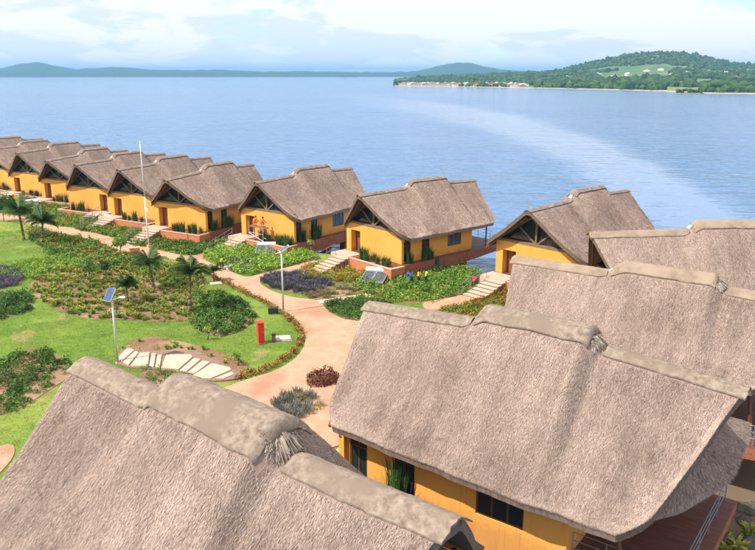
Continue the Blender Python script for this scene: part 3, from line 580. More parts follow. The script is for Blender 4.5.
#GARDEN
# ------------------------------------------------------------------ garden: paths and beds
def smooth_poly(pts, n=6):
    P = [np.array(p[:2]) for p in pts]; m = len(P); out = []
    for i in range(m):
        a, b, c, d = P[i-1], P[i], P[(i+1) % m], P[(i+2) % m]
        for k in range(n):
            t = k/n; out.append(.5*((2*b)+(c-a)*t+(2*a-5*b+4*c-d)*t*t+(3*b-a-3*c+d)*t**3))
    return np.array(out)
def plan(pix, n=5): return smooth_poly([site(*p) for p in pix], n)
def sheet(name, poly, z, m, thick=.06, **kw):
    b = MB(); pl = [tuple(p) for p in poly]
    ar = sum(pl[i-1][0]*pl[i][1]-pl[i][0]*pl[i-1][1] for i in range(len(pl)))
    if ar < 0: pl = pl[::-1]
    b.prism(pl, z-thick, z); return link(name, b.mesh(name, m), **(kw or dict(kind='structure')))
def inside(poly, x, y):
    c = np.zeros(x.shape, bool); j = len(poly)-1
    for i in range(len(poly)):
        (xi, yi), (xj, yj) = poly[i], poly[j]
        c ^= ((yi > y) != (yj > y)) & (x < (xj-xi)*(y-yi)/(yj-yi+1e-12)+xi); j = i
    return c
def scatter(poly, per_m2, maxn=100000):
    lo, hi = poly.min(0), poly.max(0); n = int((hi-lo).prod()*per_m2); n = min(n, 400000)
    p = lo+rng.random((n, 2))*(hi-lo); p = p[inside(poly, p[:, 0], p[:, 1])]; return p[:maxn]

MAIN = plan([(0, 220), (20, 221), (39, 228), (60, 233), (80, 237), (105, 246), (125, 253), (150, 258), (175, 260), (196, 267), (230, 284), (262, 299), (288, 315), (303, 330), (305, 343), (296, 358), (275, 371), (250, 379), (236, 384), (212, 394), (205, 410), (240, 445), (320, 450), (350, 430), (365, 360), (400, 335),
 (370, 322), (356, 321), (340, 318), (327, 310), (318, 301), (296, 298), (280, 294), (268, 289), (260, 283), (266, 279), (290, 272), (316, 267), (321, 263), (312, 261), (290, 267), (262, 274), (245, 277), (225, 269), (208, 262), (203, 258), (210, 251), (222, 245), (217, 242), (203, 249), (190, 256), (165, 252), (150, 248), (131, 245), (118, 240), (105, 236), (85, 231), (70, 228), (52, 226), (39, 222), (20, 216), (0, 213), (-40, 207), (-40, 213)], 4)
sheet('garden_path', MAIN, -.955, T['path'])
sheet('garden_path', plan([(424, 303), (450, 298), (473, 293), (486, 296), (470, 303), (445, 309), (428, 310)]), -.955, T['path'])
sheet('garden_path', plan([(-30, 470), (0, 447), (14, 447), (10, 462), (-20, 490)]), -.955, T['path'])
# ---- plant prototypes (numpy): vertices, quads, tint, material index
def leaves(n, r, h, size, lift=.0, up=.3, asp=.5, shell=.55, z0=.0):
    th = rng.uniform(0, 2*math.pi, n); ph = np.arccos(rng.uniform(-.15, 1, n)); rr = r*(shell+(1-shell)*rng.random(n))
    lump = 1+.22*np.sin(th*3+rng.uniform(0, 6))*np.sin(ph*2+1)
    c = np.stack([np.sin(ph)*np.cos(th)*rr*lump, np.sin(ph)*np.sin(th)*rr*lump, z0+h*.12+np.cos(ph)*h*.88*rr/r*lump], 1)
    nrm = c-np.array([0, 0, h*.3]); nrm /= np.linalg.norm(nrm, axis=1, keepdims=True); nrm = nrm+rng.normal(0, .55, (n, 3)); nrm /= np.linalg.norm(nrm, axis=1, keepdims=True)
    a = np.cross(nrm, rng.normal(0, 1, (n, 3))+np.array([0, 0, up])); a /= np.linalg.norm(a, axis=1, keepdims=True); b = np.cross(nrm, a)
    s = size*rng.uniform(.6, 1.3, n)[:, None]
    V = np.stack([c-a*s, c+b*s*asp, c+a*s, c-b*s*asp], 1).reshape(-1, 3); V[:, 2] = np.maximum(V[:, 2], .01)
    return V, np.arange(4*n).reshape(-1, 4), np.repeat(np.clip(rng.normal(.5, .28, n)+.18*(c[:, 2]/h-.5), 0, 1), 4)
def blades(n, r, h, w, spread=.35, curve=.4):
    th = rng.uniform(0, 2*math.pi, n); rb = r*np.sqrt(rng.random(n)); d = np.stack([np.cos(th), np.sin(th)], 1)
    H = h*rng.uniform(.55, 1.1, n); out = spread*H*rng.uniform(.3, 1, n)
    b0 = np.concatenate([d*rb[:, None], np.zeros((n, 1))], 1); p = np.stack([-d[:, 1], d[:, 0], np.zeros(n)], 1)*w*rng.uniform(.6, 1.2, n)[:, None]
    mid = b0+np.concatenate([d*(out*.4)[:, None], (H*.62)[:, None]], 1); tip = b0+np.concatenate([d*out[:, None], (H*(1-curve*.35))[:, None]], 1)
    V = np.stack([b0-p*.6, b0+p*.6, mid+p, mid-p, tip+p*.1, tip-p*.1], 1).reshape(-1, 3); q = np.arange(n)[:, None]*6
    return V, np.concatenate([q+np.array([[0, 1, 2, 3]]), q+np.array([[3, 2, 4, 5]])]), np.repeat(np.clip(rng.normal(.5, .25, n), 0, 1), 6)
def join(*pr):
    """pr: (V,F,tint), material index"""
    Vs, Fs, Ts, Ms, o = [], [], [], [], 0
    for (V, F, t), m in pr: Vs.append(V); Fs.append(F+o); Ts.append(t); Ms.append(np.full(len(F), m)); o += len(V)
    return np.concatenate(Vs), np.concatenate(Fs), np.concatenate(Ts), np.concatenate(Ms)
def proto_mesh(name, pr, mats): return np_mesh(name, pr[0], pr[1], mats, mi=pr[3], tint=pr[2])
def mass(name, protos, mats, pts, z, smin, smax, label, cat, zs=None):
    """one mass of ground cover: many clumps nobody could count"""
    Vs, Fs, Ts, Ms, o = [], [], [], [], 0; which = rng.integers(0, len(protos), len(pts))
    for k, (V, F, t, mi) in enumerate(protos):
        p = pts[which == k]; n = len(p)
        if not n: continue
        a = rng.uniform(0, 6.283, n); s = rng.uniform(smin, smax, n); c, sn = np.cos(a)*s, np.sin(a)*s
        W = np.empty((n, len(V), 3)); W[..., 0] = V[:, 0]*c[:, None]-V[:, 1]*sn[:, None]+p[:, 0:1]; W[..., 1] = V[:, 0]*sn[:, None]+V[:, 1]*c[:, None]+p[:, 1:2]
        W[..., 2] = V[:, 2]*s[:, None]+(z if zs is None else zs[which == k][:, None])
        Vs.append(W.reshape(-1, 3)); Fs.append((F[None]+(np.arange(n)*len(V))[:, None, None]).reshape(-1, 4)+o); o += n*len(V)
        Ts.append(np.clip(t[None]+rng.normal(0, .16, n)[:, None]+(fbm(p[:, 0]*.8, p[:, 1]*.8, 31)-.47)[:, None]*1.1, 0, 1).ravel()); Ms.append(np.tile(mi, n))
    if not Vs: return
    return link(name, np_mesh(name, np.concatenate(Vs), np.concatenate(Fs), mats, mi=np.concatenate(Ms), tint=np.concatenate(Ts)), kind='stuff', label=label, cat=cat)
PR = {}
PR['cover'] = [join((leaves(52, .34, .30, .065), 0)) for _ in range(3)]
PR['lush'] = [join((leaves(60, .42, .45, .092), 0)) for _ in range(3)]
PR['lav'] = [join((blades(46, .26, .42, .016, .5, .2), 0), (leaves(14, .26, .22, .05), 0)) for _ in range(3)]
PR['flower'] = [join((leaves(34, .36, .36, .078), 0), (leaves(24, .38, .48, .055, shell=.9), 1)) for _ in range(3)]
PR['rosette'] = [join((blades(20, .08, .5, .045, .8, .9), 0)) for _ in range(3)]
PR['dry'] = [join((blades(26, .2, .32, .02, .7, .5), 0), (leaves(12, .25, .18, .06), 0)) for _ in range(3)]
PR['reed'] = [join((blades(46, .25, 1.35, .022, .22, .25), 0)) for _ in range(3)]
BEDS = []
def bed(pix, specs, soil=True, lift=0.0, n=5):
    """specs: (proto, density, smin, smax, materials, label, category)"""
    poly = plan(pix, n); BEDS.append(poly)
    if soil: sheet('planting_bed', poly, -.972+.004*(len(BEDS) % 4), T['soil'])
    for pr, dens, s0, s1, mats, lab, cat in specs:
        mass(cat.replace(' ', '_'), PR[pr], [T[m] for m in mats], scatter(poly, dens), -.97+lift, s0, s1, lab, cat)
G, DK, BR, YE, OR, LV, DR, RD = 'leaf_green', 'leaf_dark', 'leaf_bright', 'leaf_yellow', 'leaf_orange', 'leaf_purple', 'leaf_dry', 'leaf_red'
bed([(262, 281), (275, 275), (300, 274), (325, 281), (332, 287), (318, 292), (295, 293), (275, 289)], [('lav', 9, .8, 1.3, [LV], 'dark grey purple lavender bed beside the terracotta path', 'lavender')])
bed([(298, 276), (305, 268), (330, 262), (350, 262), (385, 270), (380, 275), (350, 282), (335, 283)], [('flower', 4.5, .7, 1.3, [G, OR], 'bed of orange and yellow flowers before the free standing cottage', 'flower bed'), ('lush', 1.2, .7, 1.2, [BR], 'bright green foliage among the orange flowers', 'ground cover')])
bed([(300, 294), (332, 289), (360, 284), (366, 290), (340, 297), (320, 300)], [('dry', 6, .7, 1.2, [DR], 'dry brownish low plants beside the stepping slabs', 'ground cover'), ('cover', 1.2, .6, 1.1, [G], 'sparse green tufts among the dry plants', 'ground cover')])
bed([(326, 304), (345, 300), (367, 297), (392, 306), (385, 322), (362, 321), (340, 317)], [('cover', 9, .8, 1.3, [G], 'dense green ground cover in the curve of the path', 'ground cover')])
bed([(355, 286), (385, 274), (420, 270), (470, 270), (482, 280), (472, 292), (448, 298), (425, 303), (395, 302), (372, 296)], [('lush', 3.2, .8, 1.5, [G], 'green shrubbery under the free standing cottage', 'shrubbery'), ('flower', 2.2, .7, 1.3, [BR, YE], 'yellow flecked shrubbery beside the free standing cottage', 'shrubbery')])
bed([(442, 311), (470, 304), (486, 297), (505, 284), (520, 280), (520, 320), (480, 322)], [('flower', 5, .8, 1.3, [G, OR], 'green bed with orange flowers below the stone stairs', 'flower bed'), ('cover', 4, .8, 1.2, [BR], 'bright green cover below the stone stairs', 'ground cover')])
bed([(208, 253), (222, 246), (240, 238), (275, 240), (300, 250), (318, 259), (290, 266), (262, 272), (245, 275), (226, 267), (210, 259)], [('lush', 4.5, .8, 1.5, [BR], 'bright green planting before the scaffolded cottage', 'shrubbery'), ('cover', 4, .8, 1.3, [G], 'low green cover before the scaffolded cottage', 'ground cover')])
bed([(226, 263), (240, 258), (256, 262), (250, 271), (238, 272)], [('lav', 8, .8, 1.2, [LV], 'small grey lavender patch near the worker on the path', 'lavender')], lift=.02)
bed([(132, 244), (150, 232), (170, 226), (210, 232), (236, 240), (216, 248), (203, 252), (190, 255), (165, 250)], [('lush', 4, .8, 1.5, [G], 'green planting before the cottage behind the mast', 'shrubbery'), ('cover', 4, .8, 1.3, [BR], 'light green cover before the cottage behind the mast', 'ground cover'), ('flower', 2.6, .7, 1.3, [G, OR], 'orange flecked plants near the mast', 'flower bed')])
bed([(75, 228), (92, 218), (125, 216), (160, 226), (150, 234), (130, 243), (118, 238), (100, 234)], [('lush', 4, .8, 1.4, [G], 'green planting left of the mast', 'shrubbery'), ('cover', 3, .8, 1.3, [BR], 'light green cover left of the mast', 'ground cover'), ('flower', 2.2, .7, 1.3, [G, OR], 'orange flecked plants left of the mast', 'flower bed')])
bed([(0, 212), (0, 203), (40, 200), (75, 210), (92, 217), (74, 226), (52, 224), (30, 218)], [('lush', 3.5, .9, 1.5, [G], 'green planting along the far end of the path', 'shrubbery'), ('flower', 2, .8, 1.4, [G, OR], 'orange flecked planting along the far path', 'flower bed')])
bed([(30, 228), (60, 236), (90, 242), (110, 250), (150, 262), (195, 271), (200, 290), (150, 278), (105, 263), (70, 258), (35, 242)], [('lush', 2.4, .8, 1.6, [G], 'mixed green shrubbery inside the curve of the path', 'shrubbery'), ('flower', 2, .8, 1.4, [G, YE], 'yellow green shrubbery inside the curve of the path', 'shrubbery'), ('flower', 1.8, .8, 1.4, [DK, OR], 'orange flecked shrubbery inside the curve', 'flower bed'), ('rosette', .8, .9, 1.4, [YE], 'pale spiky plants inside the curve', 'ground cover')])
SOILBED = [(30, 288), (45, 270), (80, 260), (112, 262), (150, 276), (200, 291), (206, 303), (195, 318), (165, 322), (120, 320), (85, 318), (50, 306)]
bed(SOILBED, [('rosette', 1.8, .6, 1.2, [BR], 'small green spiky plants in the bare soil bed', 'ground cover'), ('flower', .9, .6, 1.2, [G, OR], 'small orange flowers in the bare soil bed', 'flower bed')])
bed([(192, 300), (214, 293), (238, 299), (256, 315), (242, 330), (216, 336), (192, 324)], [('lush', 7, .7, 1.15, [G], 'leafy green ground cover mound beside the palm', 'ground cover')])
bed([(5, 271), (30, 262), (75, 257), (82, 266), (45, 276), (8, 279)], [('lush', 6, .8, 1.3, [BR], 'long green grassy hedge on the lawn at left', 'hedge')])
bed([(-10, 270), (20, 272), (20, 284), (-10, 289)], [('lav', 8, .9, 1.3, [LV], 'dark grey lavender patch at the left edge', 'lavender')])
bed([(-10, 297), (24, 295), (32, 307), (12, 316), (-10, 318)], [('lush', 5, .8, 1.5, [DK], 'dark green bushes at the left edge of the lawn', 'shrubbery')])
bed([(-10, 368), (30, 350), (58, 356), (72, 372), (50, 390), (12, 412), (-10, 410)], [('lush', 1.3, .6, 1.2, [G], 'dark green bushes left of the nearest roof', 'shrubbery'), ('cover', 3, .7, 1.2, [G], 'low green cover left of the nearest roof', 'ground cover')])
bed([(122, 352), (134, 340), (160, 338), (205, 348), (244, 362), (248, 374), (236, 372), (200, 356), (160, 352)], [('rosette', .9, .6, 1.1, [BR], 'small green plants in soil above the paving steps', 'ground cover'), ('cover', 1.2, .6, 1.1, [YE], 'yellowish tufts above the paving steps', 'ground cover')])
bed([(140, 368), (165, 370), (200, 380), (190, 394), (150, 384)], [('cover', 5, .6, 1.1, [G], 'green tufts below the paving steps', 'ground cover')])
bed([(272, 400), (296, 392), (318, 398), (318, 412), (290, 420)], [('lav', 7, .8, 1.1, ['leaf_sage'], 'grey green lavender clump between the two near roofs', 'lavender'), ('cover', 1.5, .8, 1.2, [YE], 'yellow tufts between the two near roofs', 'ground cover')])
# lawn grass: short blades over the lawn near enough to read
lawn = plan([(-40, 205), (100, 212), (240, 236), (330, 255), (420, 268), (500, 276), (520, 330), (420, 345), (340, 430), (250, 440), (100, 450), (-60, 500)])
p = scatter(lawn, 48); p = p[lakeward(p[:, 0], p[:, 1]) < -1.8]
ok = np.ones(len(p), bool)
for b in [MAIN]+BEDS: ok &= ~inside(b, p[:, 0], p[:, 1])
p = p[ok]; p = p[fbm(p[:, 0]*.3, p[:, 1]*.3, 44)+.12*rng.random(len(p)) < .66]; print('grass', len(p))
def tuft():
    V, F, t = blades(5, .14, .085, .016, .9, .5); k = np.arange(5)[:, None]*4; return V.reshape(-1, 6, 3)[:, [0, 1, 4, 5]].reshape(-1, 3), k+np.array([[0, 1, 2, 3]]), t.reshape(-1, 6)[:, :4].ravel()
GR = [join((tuft(), 0)) for _ in range(4)]
mass('lawn_grass', GR, [T['grass']], p, -1.0, .7, 1.5, 'short green lawn grass inside the curve of the path', 'grass')

# ---- individual shrubs
def shrub_protos(name, n, mk, mats): return [proto_mesh(name, mk(), [T[m] for m in mats]) for _ in range(n)]
SH = {'red': shrub_protos('border_shrub', 4, lambda: join((leaves(60, .30, .42, .07), 0), (leaves(30, .31, .45, .06, shell=.9), 1)), [RD, YE]),
      'yellow': shrub_protos('yellow_shrub', 4, lambda: join((blades(22, .12, .55, .05, .75, .8), 0), (leaves(30, .34, .34, .09), 1)), [YE, G]),
      'bush': shrub_protos('green_bush', 4, lambda: join((leaves(220, .75, 1.05, .12), 0)), [G]),
      'dark': shrub_protos('dark_bush', 4, lambda: join((leaves(240, .8, 1.15, .12), 0)), [DK]),
      'reed': shrub_protos('reed_clump', 3, lambda: join((blades(70, .28, 1.5, .025, .22, .25), 0), (leaves(40, .3, .9, .09), 0)), [DK])}
def shrub(kind, name, x, y, z, s, label, group, cat='shrub'):
    me = random.choice(SH[kind]); return link(name, me, None, (x, y, z), random.uniform(0, 6.28), (s*random.uniform(.85, 1.15), s*random.uniform(.85, 1.15), s*random.uniform(.8, 1.2)), label=label, cat=cat, group=group)
edge = [site(*q) for q in [(193, 268), (212, 277), (230, 286), (246, 294), (262, 302), (277, 311), (288, 318), (297, 326), (301, 335), (300, 344), (292, 355), (280, 364), (265, 371), (248, 377), (238, 380)]]
k = 0; acc = 0
for a, b in zip(edge[:-1], edge[1:]):
    L = (b-a).length; t = acc
    while t < L:
        q = a+(b-a)*(t/L); shrub('red', 'border_shrub', q.x+random.uniform(-.1, .1), q.y+random.uniform(-.1, .1), -.98, random.uniform(.75, 1.15), 'low red and yellow shrub in the row edging the curved path', 'border shrubs along the path'); t += .46
    acc = t-L
sb = plan(SOILBED); pts = scatter(sb, 1.3); pts = pts[rng.permutation(len(pts))[:280]]
for q in pts: shrub('yellow', 'yellow_shrub', q[0], q[1], -.97, random.uniform(.6, 1.15), 'small yellow green shrub standing in the bare soil bed', 'yellow shrubs of the soil bed')
for (u0, v0, u1, v1, n, kd, s0, s1, lab, grp) in [
    (392, 276, 470, 292, 26, 'bush', .5, .8, 'rounded green bush in the bank beside the free standing cottage', 'bushes beside the free standing cottage'),
    (40, 238, 190, 268, 34, 'bush', .5, .95, 'rounded green bush inside the upper curve of the path', 'bushes inside the upper curve'),
    (0, 198, 80, 216, 16, 'dark', .7, 1.2, 'dark bush before the far end of the cottage row', 'dark bushes at the far end'),
    (85, 210, 150, 224, 12, 'dark', .6, 1.0, 'dark bush before the middle of the cottage row', 'dark bushes before the middle cottages'),
    (165, 222, 215, 232, 10, 'dark', .6, .95, 'dark bush at the wall of the cottage behind the mast', 'dark bushes behind the mast'),
    (2, 298, 26, 312, 5, 'dark', .7, 1.1, 'dark rounded bush at the left edge of the lawn', 'bushes at the left edge'),
    (4, 362, 60, 398, 5, 'dark', .5, .9, 'dark bush on the lawn left of the nearest roof', 'bushes left of the nearest roof')]:
    for _ in range(n):
        q = site(random.uniform(u0, u1), random.uniform(v0, v1))
        if inside(MAIN, np.array([q.x]), np.array([q.y]))[0] or lakeward(np.array([q.x]), np.array([q.y]))[0] > -1.9: continue
        shrub(kd, 'green_bush' if kd == 'bush' else 'dark_bush', q.x, q.y, -.99, random.uniform(s0, s1), lab, grp, 'bush')
# reeds in the planters and by the side windows
for i in range(4, 13):
    n0 = ['flared gable cottage', 'free standing cottage', 'scaffolded cottage', 'cottage behind the mast', 'cottage left of the mast', 'cottage with its door at right', 'third gable from the left', 'second gable from the left', 'cottage at the left edge'][i-4]
    lab = 'tall reed clump by the '+n0
    g_ = -1 if HOUSES[i][5] else 1
    for _ in range(9 if i < 8 else 5):
        q = local(i, random.uniform(-1.0, -.4), g_*random.uniform(-3.9, .9), -.3); shrub('reed', 'reed_clump', q.x, q.y, q.z, random.uniform(.55, 1.05), lab, 'reeds along the cottage walls', 'reeds')
    for xx in (.7, 1.2, 2.8, 3.3, 3.8):
        q = local(i, xx+random.uniform(-.15, .15), -4.15, -.02)
        if i < 8: shrub('reed', 'reed_clump', q.x, q.y, q.z, random.uniform(.75, 1.1), lab, 'reeds along the cottage walls', 'reeds')
q = local(1, 3.1, -4.3, -.02); shrub('reed', 'reed_clump', q.x, q.y, q.z, 1.3, 'leafy plant before the second dark window of the large right cottage', None, 'plant')
# bank bushes and rocks at the lower right
for _ in range(8):
    q = site(random.uniform(722, 770), random.uniform(515, 560), WATER_Z); zq = float(ground_h(np.array([q.x]), np.array([q.y]))[0])
    shrub('yellow', 'bank_shrub', q.x, q.y, max(zq, WATER_Z), random.uniform(.8, 1.6), 'yellow green plant on the lake bank beyond the large right cottage', 'bank plants')
for _ in range(26):
    q = site(random.uniform(722, 775), random.uniform(505, 560), WATER_Z); vv = IV*np.array([1, .8, .6])*(1+.4*(rng.random((len(IV), 1))-.5)); b = MB(); b.add((vv*random.uniform(.25, .7)).tolist(), IF.tolist()); link('bank_rock', b.mesh('bank_rock', T['rock_dark']), None, q+Vector((0, 0, random.uniform(-.15, .15))), random.uniform(0, 6), label='dark rock in the shallow water below the large right deck', cat='rock', group='rocks below the large right deck')
# rust coloured heap of dry fronds and single bushes
link('rust_bush', proto_mesh('rust_bush', join((leaves(1500, 1.05, .95, .09), 0)), [T['leaf_rust']]), None, site(323, 382), .3, (1.1, .9, .9), label='rust brown rounded bush on the path beside the large roof', cat='bush')
# ---- palms and small trees
def frond_mesh(L, droop, nleaf=26):
    V, F, tn = [], [], []
    xs = np.linspace(0, 1, nleaf); px = L*xs*(1-.18*xs*droop); pz = L*(.55*xs-.95*droop*xs**2)
    for i in range(nleaf-1):
        n = len(V); w = .022*(1-xs[i])+.006; V += [(px[i], -w, pz[i]), (px[i], w, pz[i]), (px[i+1], w*.9, pz[i+1]), (px[i+1], -w*.9, pz[i+1])]; F.append((n, n+1, n+2, n+3)); tn += [.6]*4
    for i in range(2, nleaf):
        l = L*.34*math.sin(math.pi*min(1, .16+.8*xs[i]))
        for s in (-1, 1):
            for h_ in (0, .5):
                a = max(0, i-h_); x0, z0 = np.interp(a/(nleaf-1), xs, px), np.interp(a/(nleaf-1), xs, pz); n = len(V); ww = .028; ddx = l*.55; ddz = -l*random.uniform(.35, .75)
                V += [(x0-ww, 0, z0), (x0+ww, 0, z0), (x0+ddx+.01, s*l*.75, z0+ddz), (x0+ddx-.01, s*l*.75, z0+ddz)]; F.append((n, n+1, n+2, n+3)); tn += [random.random()]*4
    return np_mesh('frond', np.array(V), np.array(F), T['palm_leaf'], tint=np.array(tn))
FR = [frond_mesh(1.7, d) for d in (.55, .85, 1.1, .3)]
def palm(u, v, h, s, label, nf=22):
    p = site(u, v); o = empty('palm_tree', p, random.uniform(0, 6), label, 'palm'); b = MB(); lean = random.uniform(-.12, .12); prev = Vector((0, 0, -.05)); r = .13*s
    for k in range(1, 7): c = Vector((lean*h*(k/6)**1.5, 0, h*k/6)); b.tube(prev, c, r*(1.08-k*.06), r*(1.0-k*.07), 9); prev = c
    link('trunk', b.mesh('trunk', T['trunk'], True), o)
    for k in range(nf):
        f = link('frond', FR[k % 4], o, prev, k*2.399+random.uniform(-.2, .2), s*random.uniform(.8, 1.15)); f.rotation_euler.y = random.uniform(-1.0, 0.0)
palm(190, 312, 3.1, 1.12, 'palm with drooping fronds beside the leafy ground cover mound')
palm(154, 291, 2.5, 1.0, 'palm in the middle of the soil bed, left of the tallest palm')
palm(24, 240, 3.1, 1.25, 'left palm of the two before the far path')
palm(43, 246, 2.6, 1.1, 'right palm of the two before the far path')
palm(128, 304, 1.5, .75, 'small young palm behind the solar lamp post')
palm(214, 281, .9, .6, 'short palm beside the border shrubs at the path')
def small_tree(u, v, h, r, label, lm, nl=420, ls=.13):
    p = site(u, v); o = empty('small_tree', p, 0, label, 'tree'); b = MB(); b.tube((0, 0, -.05), (.04, 0, h*.45), .06, .045, 8); link0 = []
    for k in range(5): a = k*1.26; b.tube((.04, 0, h*(.36+.03*k)), (math.cos(a)*r*.6, math.sin(a)*r*.6, h*.75), .03, .012, 6)
    link('trunk', b.mesh('trunk', T['trunk'], True), o)
    pr = []
    for k in range(7):
        a = k*.9+random.random(); V, F, t = leaves(nl//7, r*.55, r*.95, ls); V = V+np.array([math.cos(a)*r*.5*(k > 0), math.sin(a)*r*.5*(k > 0), h*.42+random.random()*h*.3]); pr.append(((V, F, t), 0))
    link('crown', proto_mesh('crown', join(*pr), [T[lm]]), o)
small_tree(90, 286, 2.9, .9, 'small dense tree standing in the shrubbery above the soil bed', G)
small_tree(121, 257, 2.4, .85, 'small pale tree at the bend of the far path', BR)
small_tree(106, 278, 1.7, .7, 'round small tree right of the dense one in the shrubbery', DK)
small_tree(4, 222, 3.2, 1.6, 'broad dark tree at the left edge before the cottages', DK, 900, .16)
small_tree(208, 340, 1.1, .38, 'thin sapling with yellow leaves on the lawn', YE, 120, .08)
small_tree(238, 366, 1.0, .3, 'thin green sapling above the paving steps', G, 120, .08)
small_tree(311, 253, 1.6, .45, 'thin sapling between scaffolded and free standing cottages', YE, 160, .09)
small_tree(404, 272, 1.5, .5, 'small pale tree at the planter corner of the free standing cottage', YE, 200, .09)
# ---- paving steps and stepping slabs
cv = lambda P: [(100+a/3.432, 290+b/3.432) for a, b in P]
SL = [[(60, 235), (95, 200), (118, 207), (75, 245)], [(78, 248), (122, 210), (133, 216), (98, 258)], [(103, 262), (137, 217), (170, 215), (164, 262)], [(168, 263), (178, 218), (192, 218), (184, 265)], [(189, 267), (198, 222), (212, 222), (205, 268)],
      [(210, 268), (227, 222), (312, 222), (318, 230), (270, 272)], [(274, 275), (324, 233), (345, 238), (296, 280)], [(301, 283), (352, 242), (378, 247), (322, 288)], [(316, 294), (384, 252), (445, 265), (450, 274), (380, 303), (340, 303)], [(395, 302), (452, 280), (461, 288), (424, 303)]]
sheet('step_bedding', plan([(116, 362), (128, 346), (150, 352), (193, 352), (212, 360), (236, 372), (240, 379), (215, 382), (195, 378), (175, 370), (150, 370), (128, 368)], 4), -.9, T['riser'], .12)
so = empty('paving_steps', site(190, 365), 0, 'pale stone slab steps crossing the lawn above the nearest roof', 'steps'); org = so.location
for j, P in enumerate(SL):
    w = [site(u, v, -.86) for u, v in cv(P)]; c = sum(w, Vector())/len(w); b = MB(); pl = [((p.x-org.x), (p.y-org.y)) for p in w]
    if sum(pl[i-1][0]*pl[i][1]-pl[i][0]*pl[i-1][1] for i in range(len(pl))) < 0: pl = pl[::-1]
    b.prism(pl, -.1, .14+.004*(j % 3)+.05*(9-j)/9); link('slab', b.mesh('slab', T['stone']), so)
so = empty('stepping_slabs', site(345, 299), 0, 'row of pale stepping slabs between dry plants and green cover', 'steps'); org = so.location
for j in range(9):
    t = j/8; a = site(321+t*48, 302.5-t*6.5); b = MB(); q = Matrix.Rotation(.35, 4, 'Z'); q.translation = a-org; b.box((-.22, -.5, -.02), (.22, .5, .09), 0, q); link('slab', b.mesh('slab', T['stone']), so)
# ---- solar water heaters
def heater(u, v, rz, s, label):
    o = empty('solar_water_heater', site(u, v), rz, label, 'solar heater', 'solar water heaters before the cottages'); tl = Matrix.Rotation(R(10), 4, 'X'); tl.translation = (0, 0, .45*s)
    for k in (-1, 1):
        b = MB(); b.box((k*.52*s-.49*s, -1.0*s, -.04), (k*.52*s+.49*s, 1.0*s, .04), 0, tl); pn = link('collector', b.mesh('collector', T['collector']), o)
        f = MB()
        for e in ((-.5, -1.02, -.47, 1.02), (.47, -1.02, .5, 1.02), (-.47, -1.02, .47, -.98), (-.47, .98, .47, 1.02)): f.box(((k*.52+e[0])*s, e[1]*s, -.05), ((k*.52+e[2])*s, e[3]*s, .055), 0, tl)
        link('collector_frame', f.mesh('collector_frame', T['galv']), pn)
    b = MB(); b.tube((-.95*s, 1.1*s, .80*s), (.95*s, 1.1*s, .80*s), .24*s, n=18); link('tank', b.mesh('tank', T['white'], False), o)
    b = MB()
    for x in (-.8, .8):
        for y, h in ((-.8, .2), (1.1, .7)): b.tube((x*s, y*s, 0), (x*s, y*s, h*s), .03, n=6)
    link('stand', b.mesh('stand', T['galv']), o)
heater(374, 282, -.25, 1.05, 'black solar water heater with white tank before the free standing cottage')
heater(266, 254, .05, 1.0, 'solar water heater in the green bed before the scaffolded cottage')
heater(179, 239, .15, 1.0, 'solar water heater just right of the tall white mast')
heater(111, 224, .15, 1.0, 'solar water heater left of the mast among green planting')
heater(30, 208, .2, 1.0, 'solar water heater at the far left end of the path')
# ---- lamp posts and mast
def lamp(u, v, h, label, kind):
    o = empty('solar_lamp_post', site(u, v), 0, label, 'lamp post'); b = MB(); b.tube((0, 0, 0), (0, 0, h), .075, .06, 12); link('pole', b.mesh('pole', T['galv'], True), o)
    b = MB(); b.tube((0, 0, 0), (0, 0, .06), .16, n=12); link('base_plate', b.mesh('base_plate', T['galv']), o)
    if kind == 0:   # blue panel tilted towards the camera side, lamp head to the right
        m = Matrix.Rotation(R(-20), 4, 'Z') @ Matrix.Rotation(R(48), 4, 'X'); m.translation = (-.12, 0, h+.3)
        b = MB(); b.box((-.28, -.45, -.02), (.28, .45, .02), 0, m); pn = link('solar_panel', b.mesh('solar_panel', T['white']), o)
        for i in range(3):
            for j in range(5):
                c = MB(); c.box((-.268+i*.18, -.44+j*.177, .021), (-.268+i*.18+.176, -.44+j*.177+.173, .028), 0, m); link('cell', c.mesh('cell', T['panel']), pn)
        b = MB(); b.bar((0, 0, h-.05), (.55, .1, h+.1), .07, .05); b.box((.45, .02, h+.05), (.8, .2, h+.13)); link('lamp_head', b.mesh('lamp_head', T['white']), o)
        b = MB(); b.tube((0, 0, h-.05), (-.1, 0, h+.3), .035, n=8); link('bracket', b.mesh('bracket', T['galv']), o)
    else:           # arm with lamp head to the left, panel rising to the right
        m = Matrix.Rotation(R(20), 4, 'Z') @ Matrix.Rotation(R(-32), 4, 'Y'); m.translation = (.22, 0, h+.18)
        b = MB(); b.box((-.42, -.3, -.02), (.42, .3, .02), 0, m); pn = link('solar_panel', b.mesh('solar_panel', T['white']), o)
        c = MB(); c.box((-.39, -.27, .021), (.39, .27, .027), 0, m); link('cell', c.mesh('cell', T['panel']), pn)
        b = MB(); b.bar((0, 0, h-.06), (-.5, -.05, h-.22), .08, .05); link('lamp_head', b.mesh('lamp_head', T['white']), o)
lamp(118, 363, 4.3, 'solar lamp post with blue panel beside the paving steps', 0)
lamp(283.5, 312, 4.9, 'solar lamp post at the border shrubs of the curved path', 1)
o = empty('flag_mast', site(149, 248), 0, 'tall thin white mast before the cottage row', 'mast'); b = MB(); b.tube((0, 0, 0), (-.02, 0, 5.5), .085, .065, 10); b.tube((-.02, 0, 5.5), (-.05, 0, 11.3), .065, .03, 10); link('pole', b.mesh('pole', T['white'], True), o)
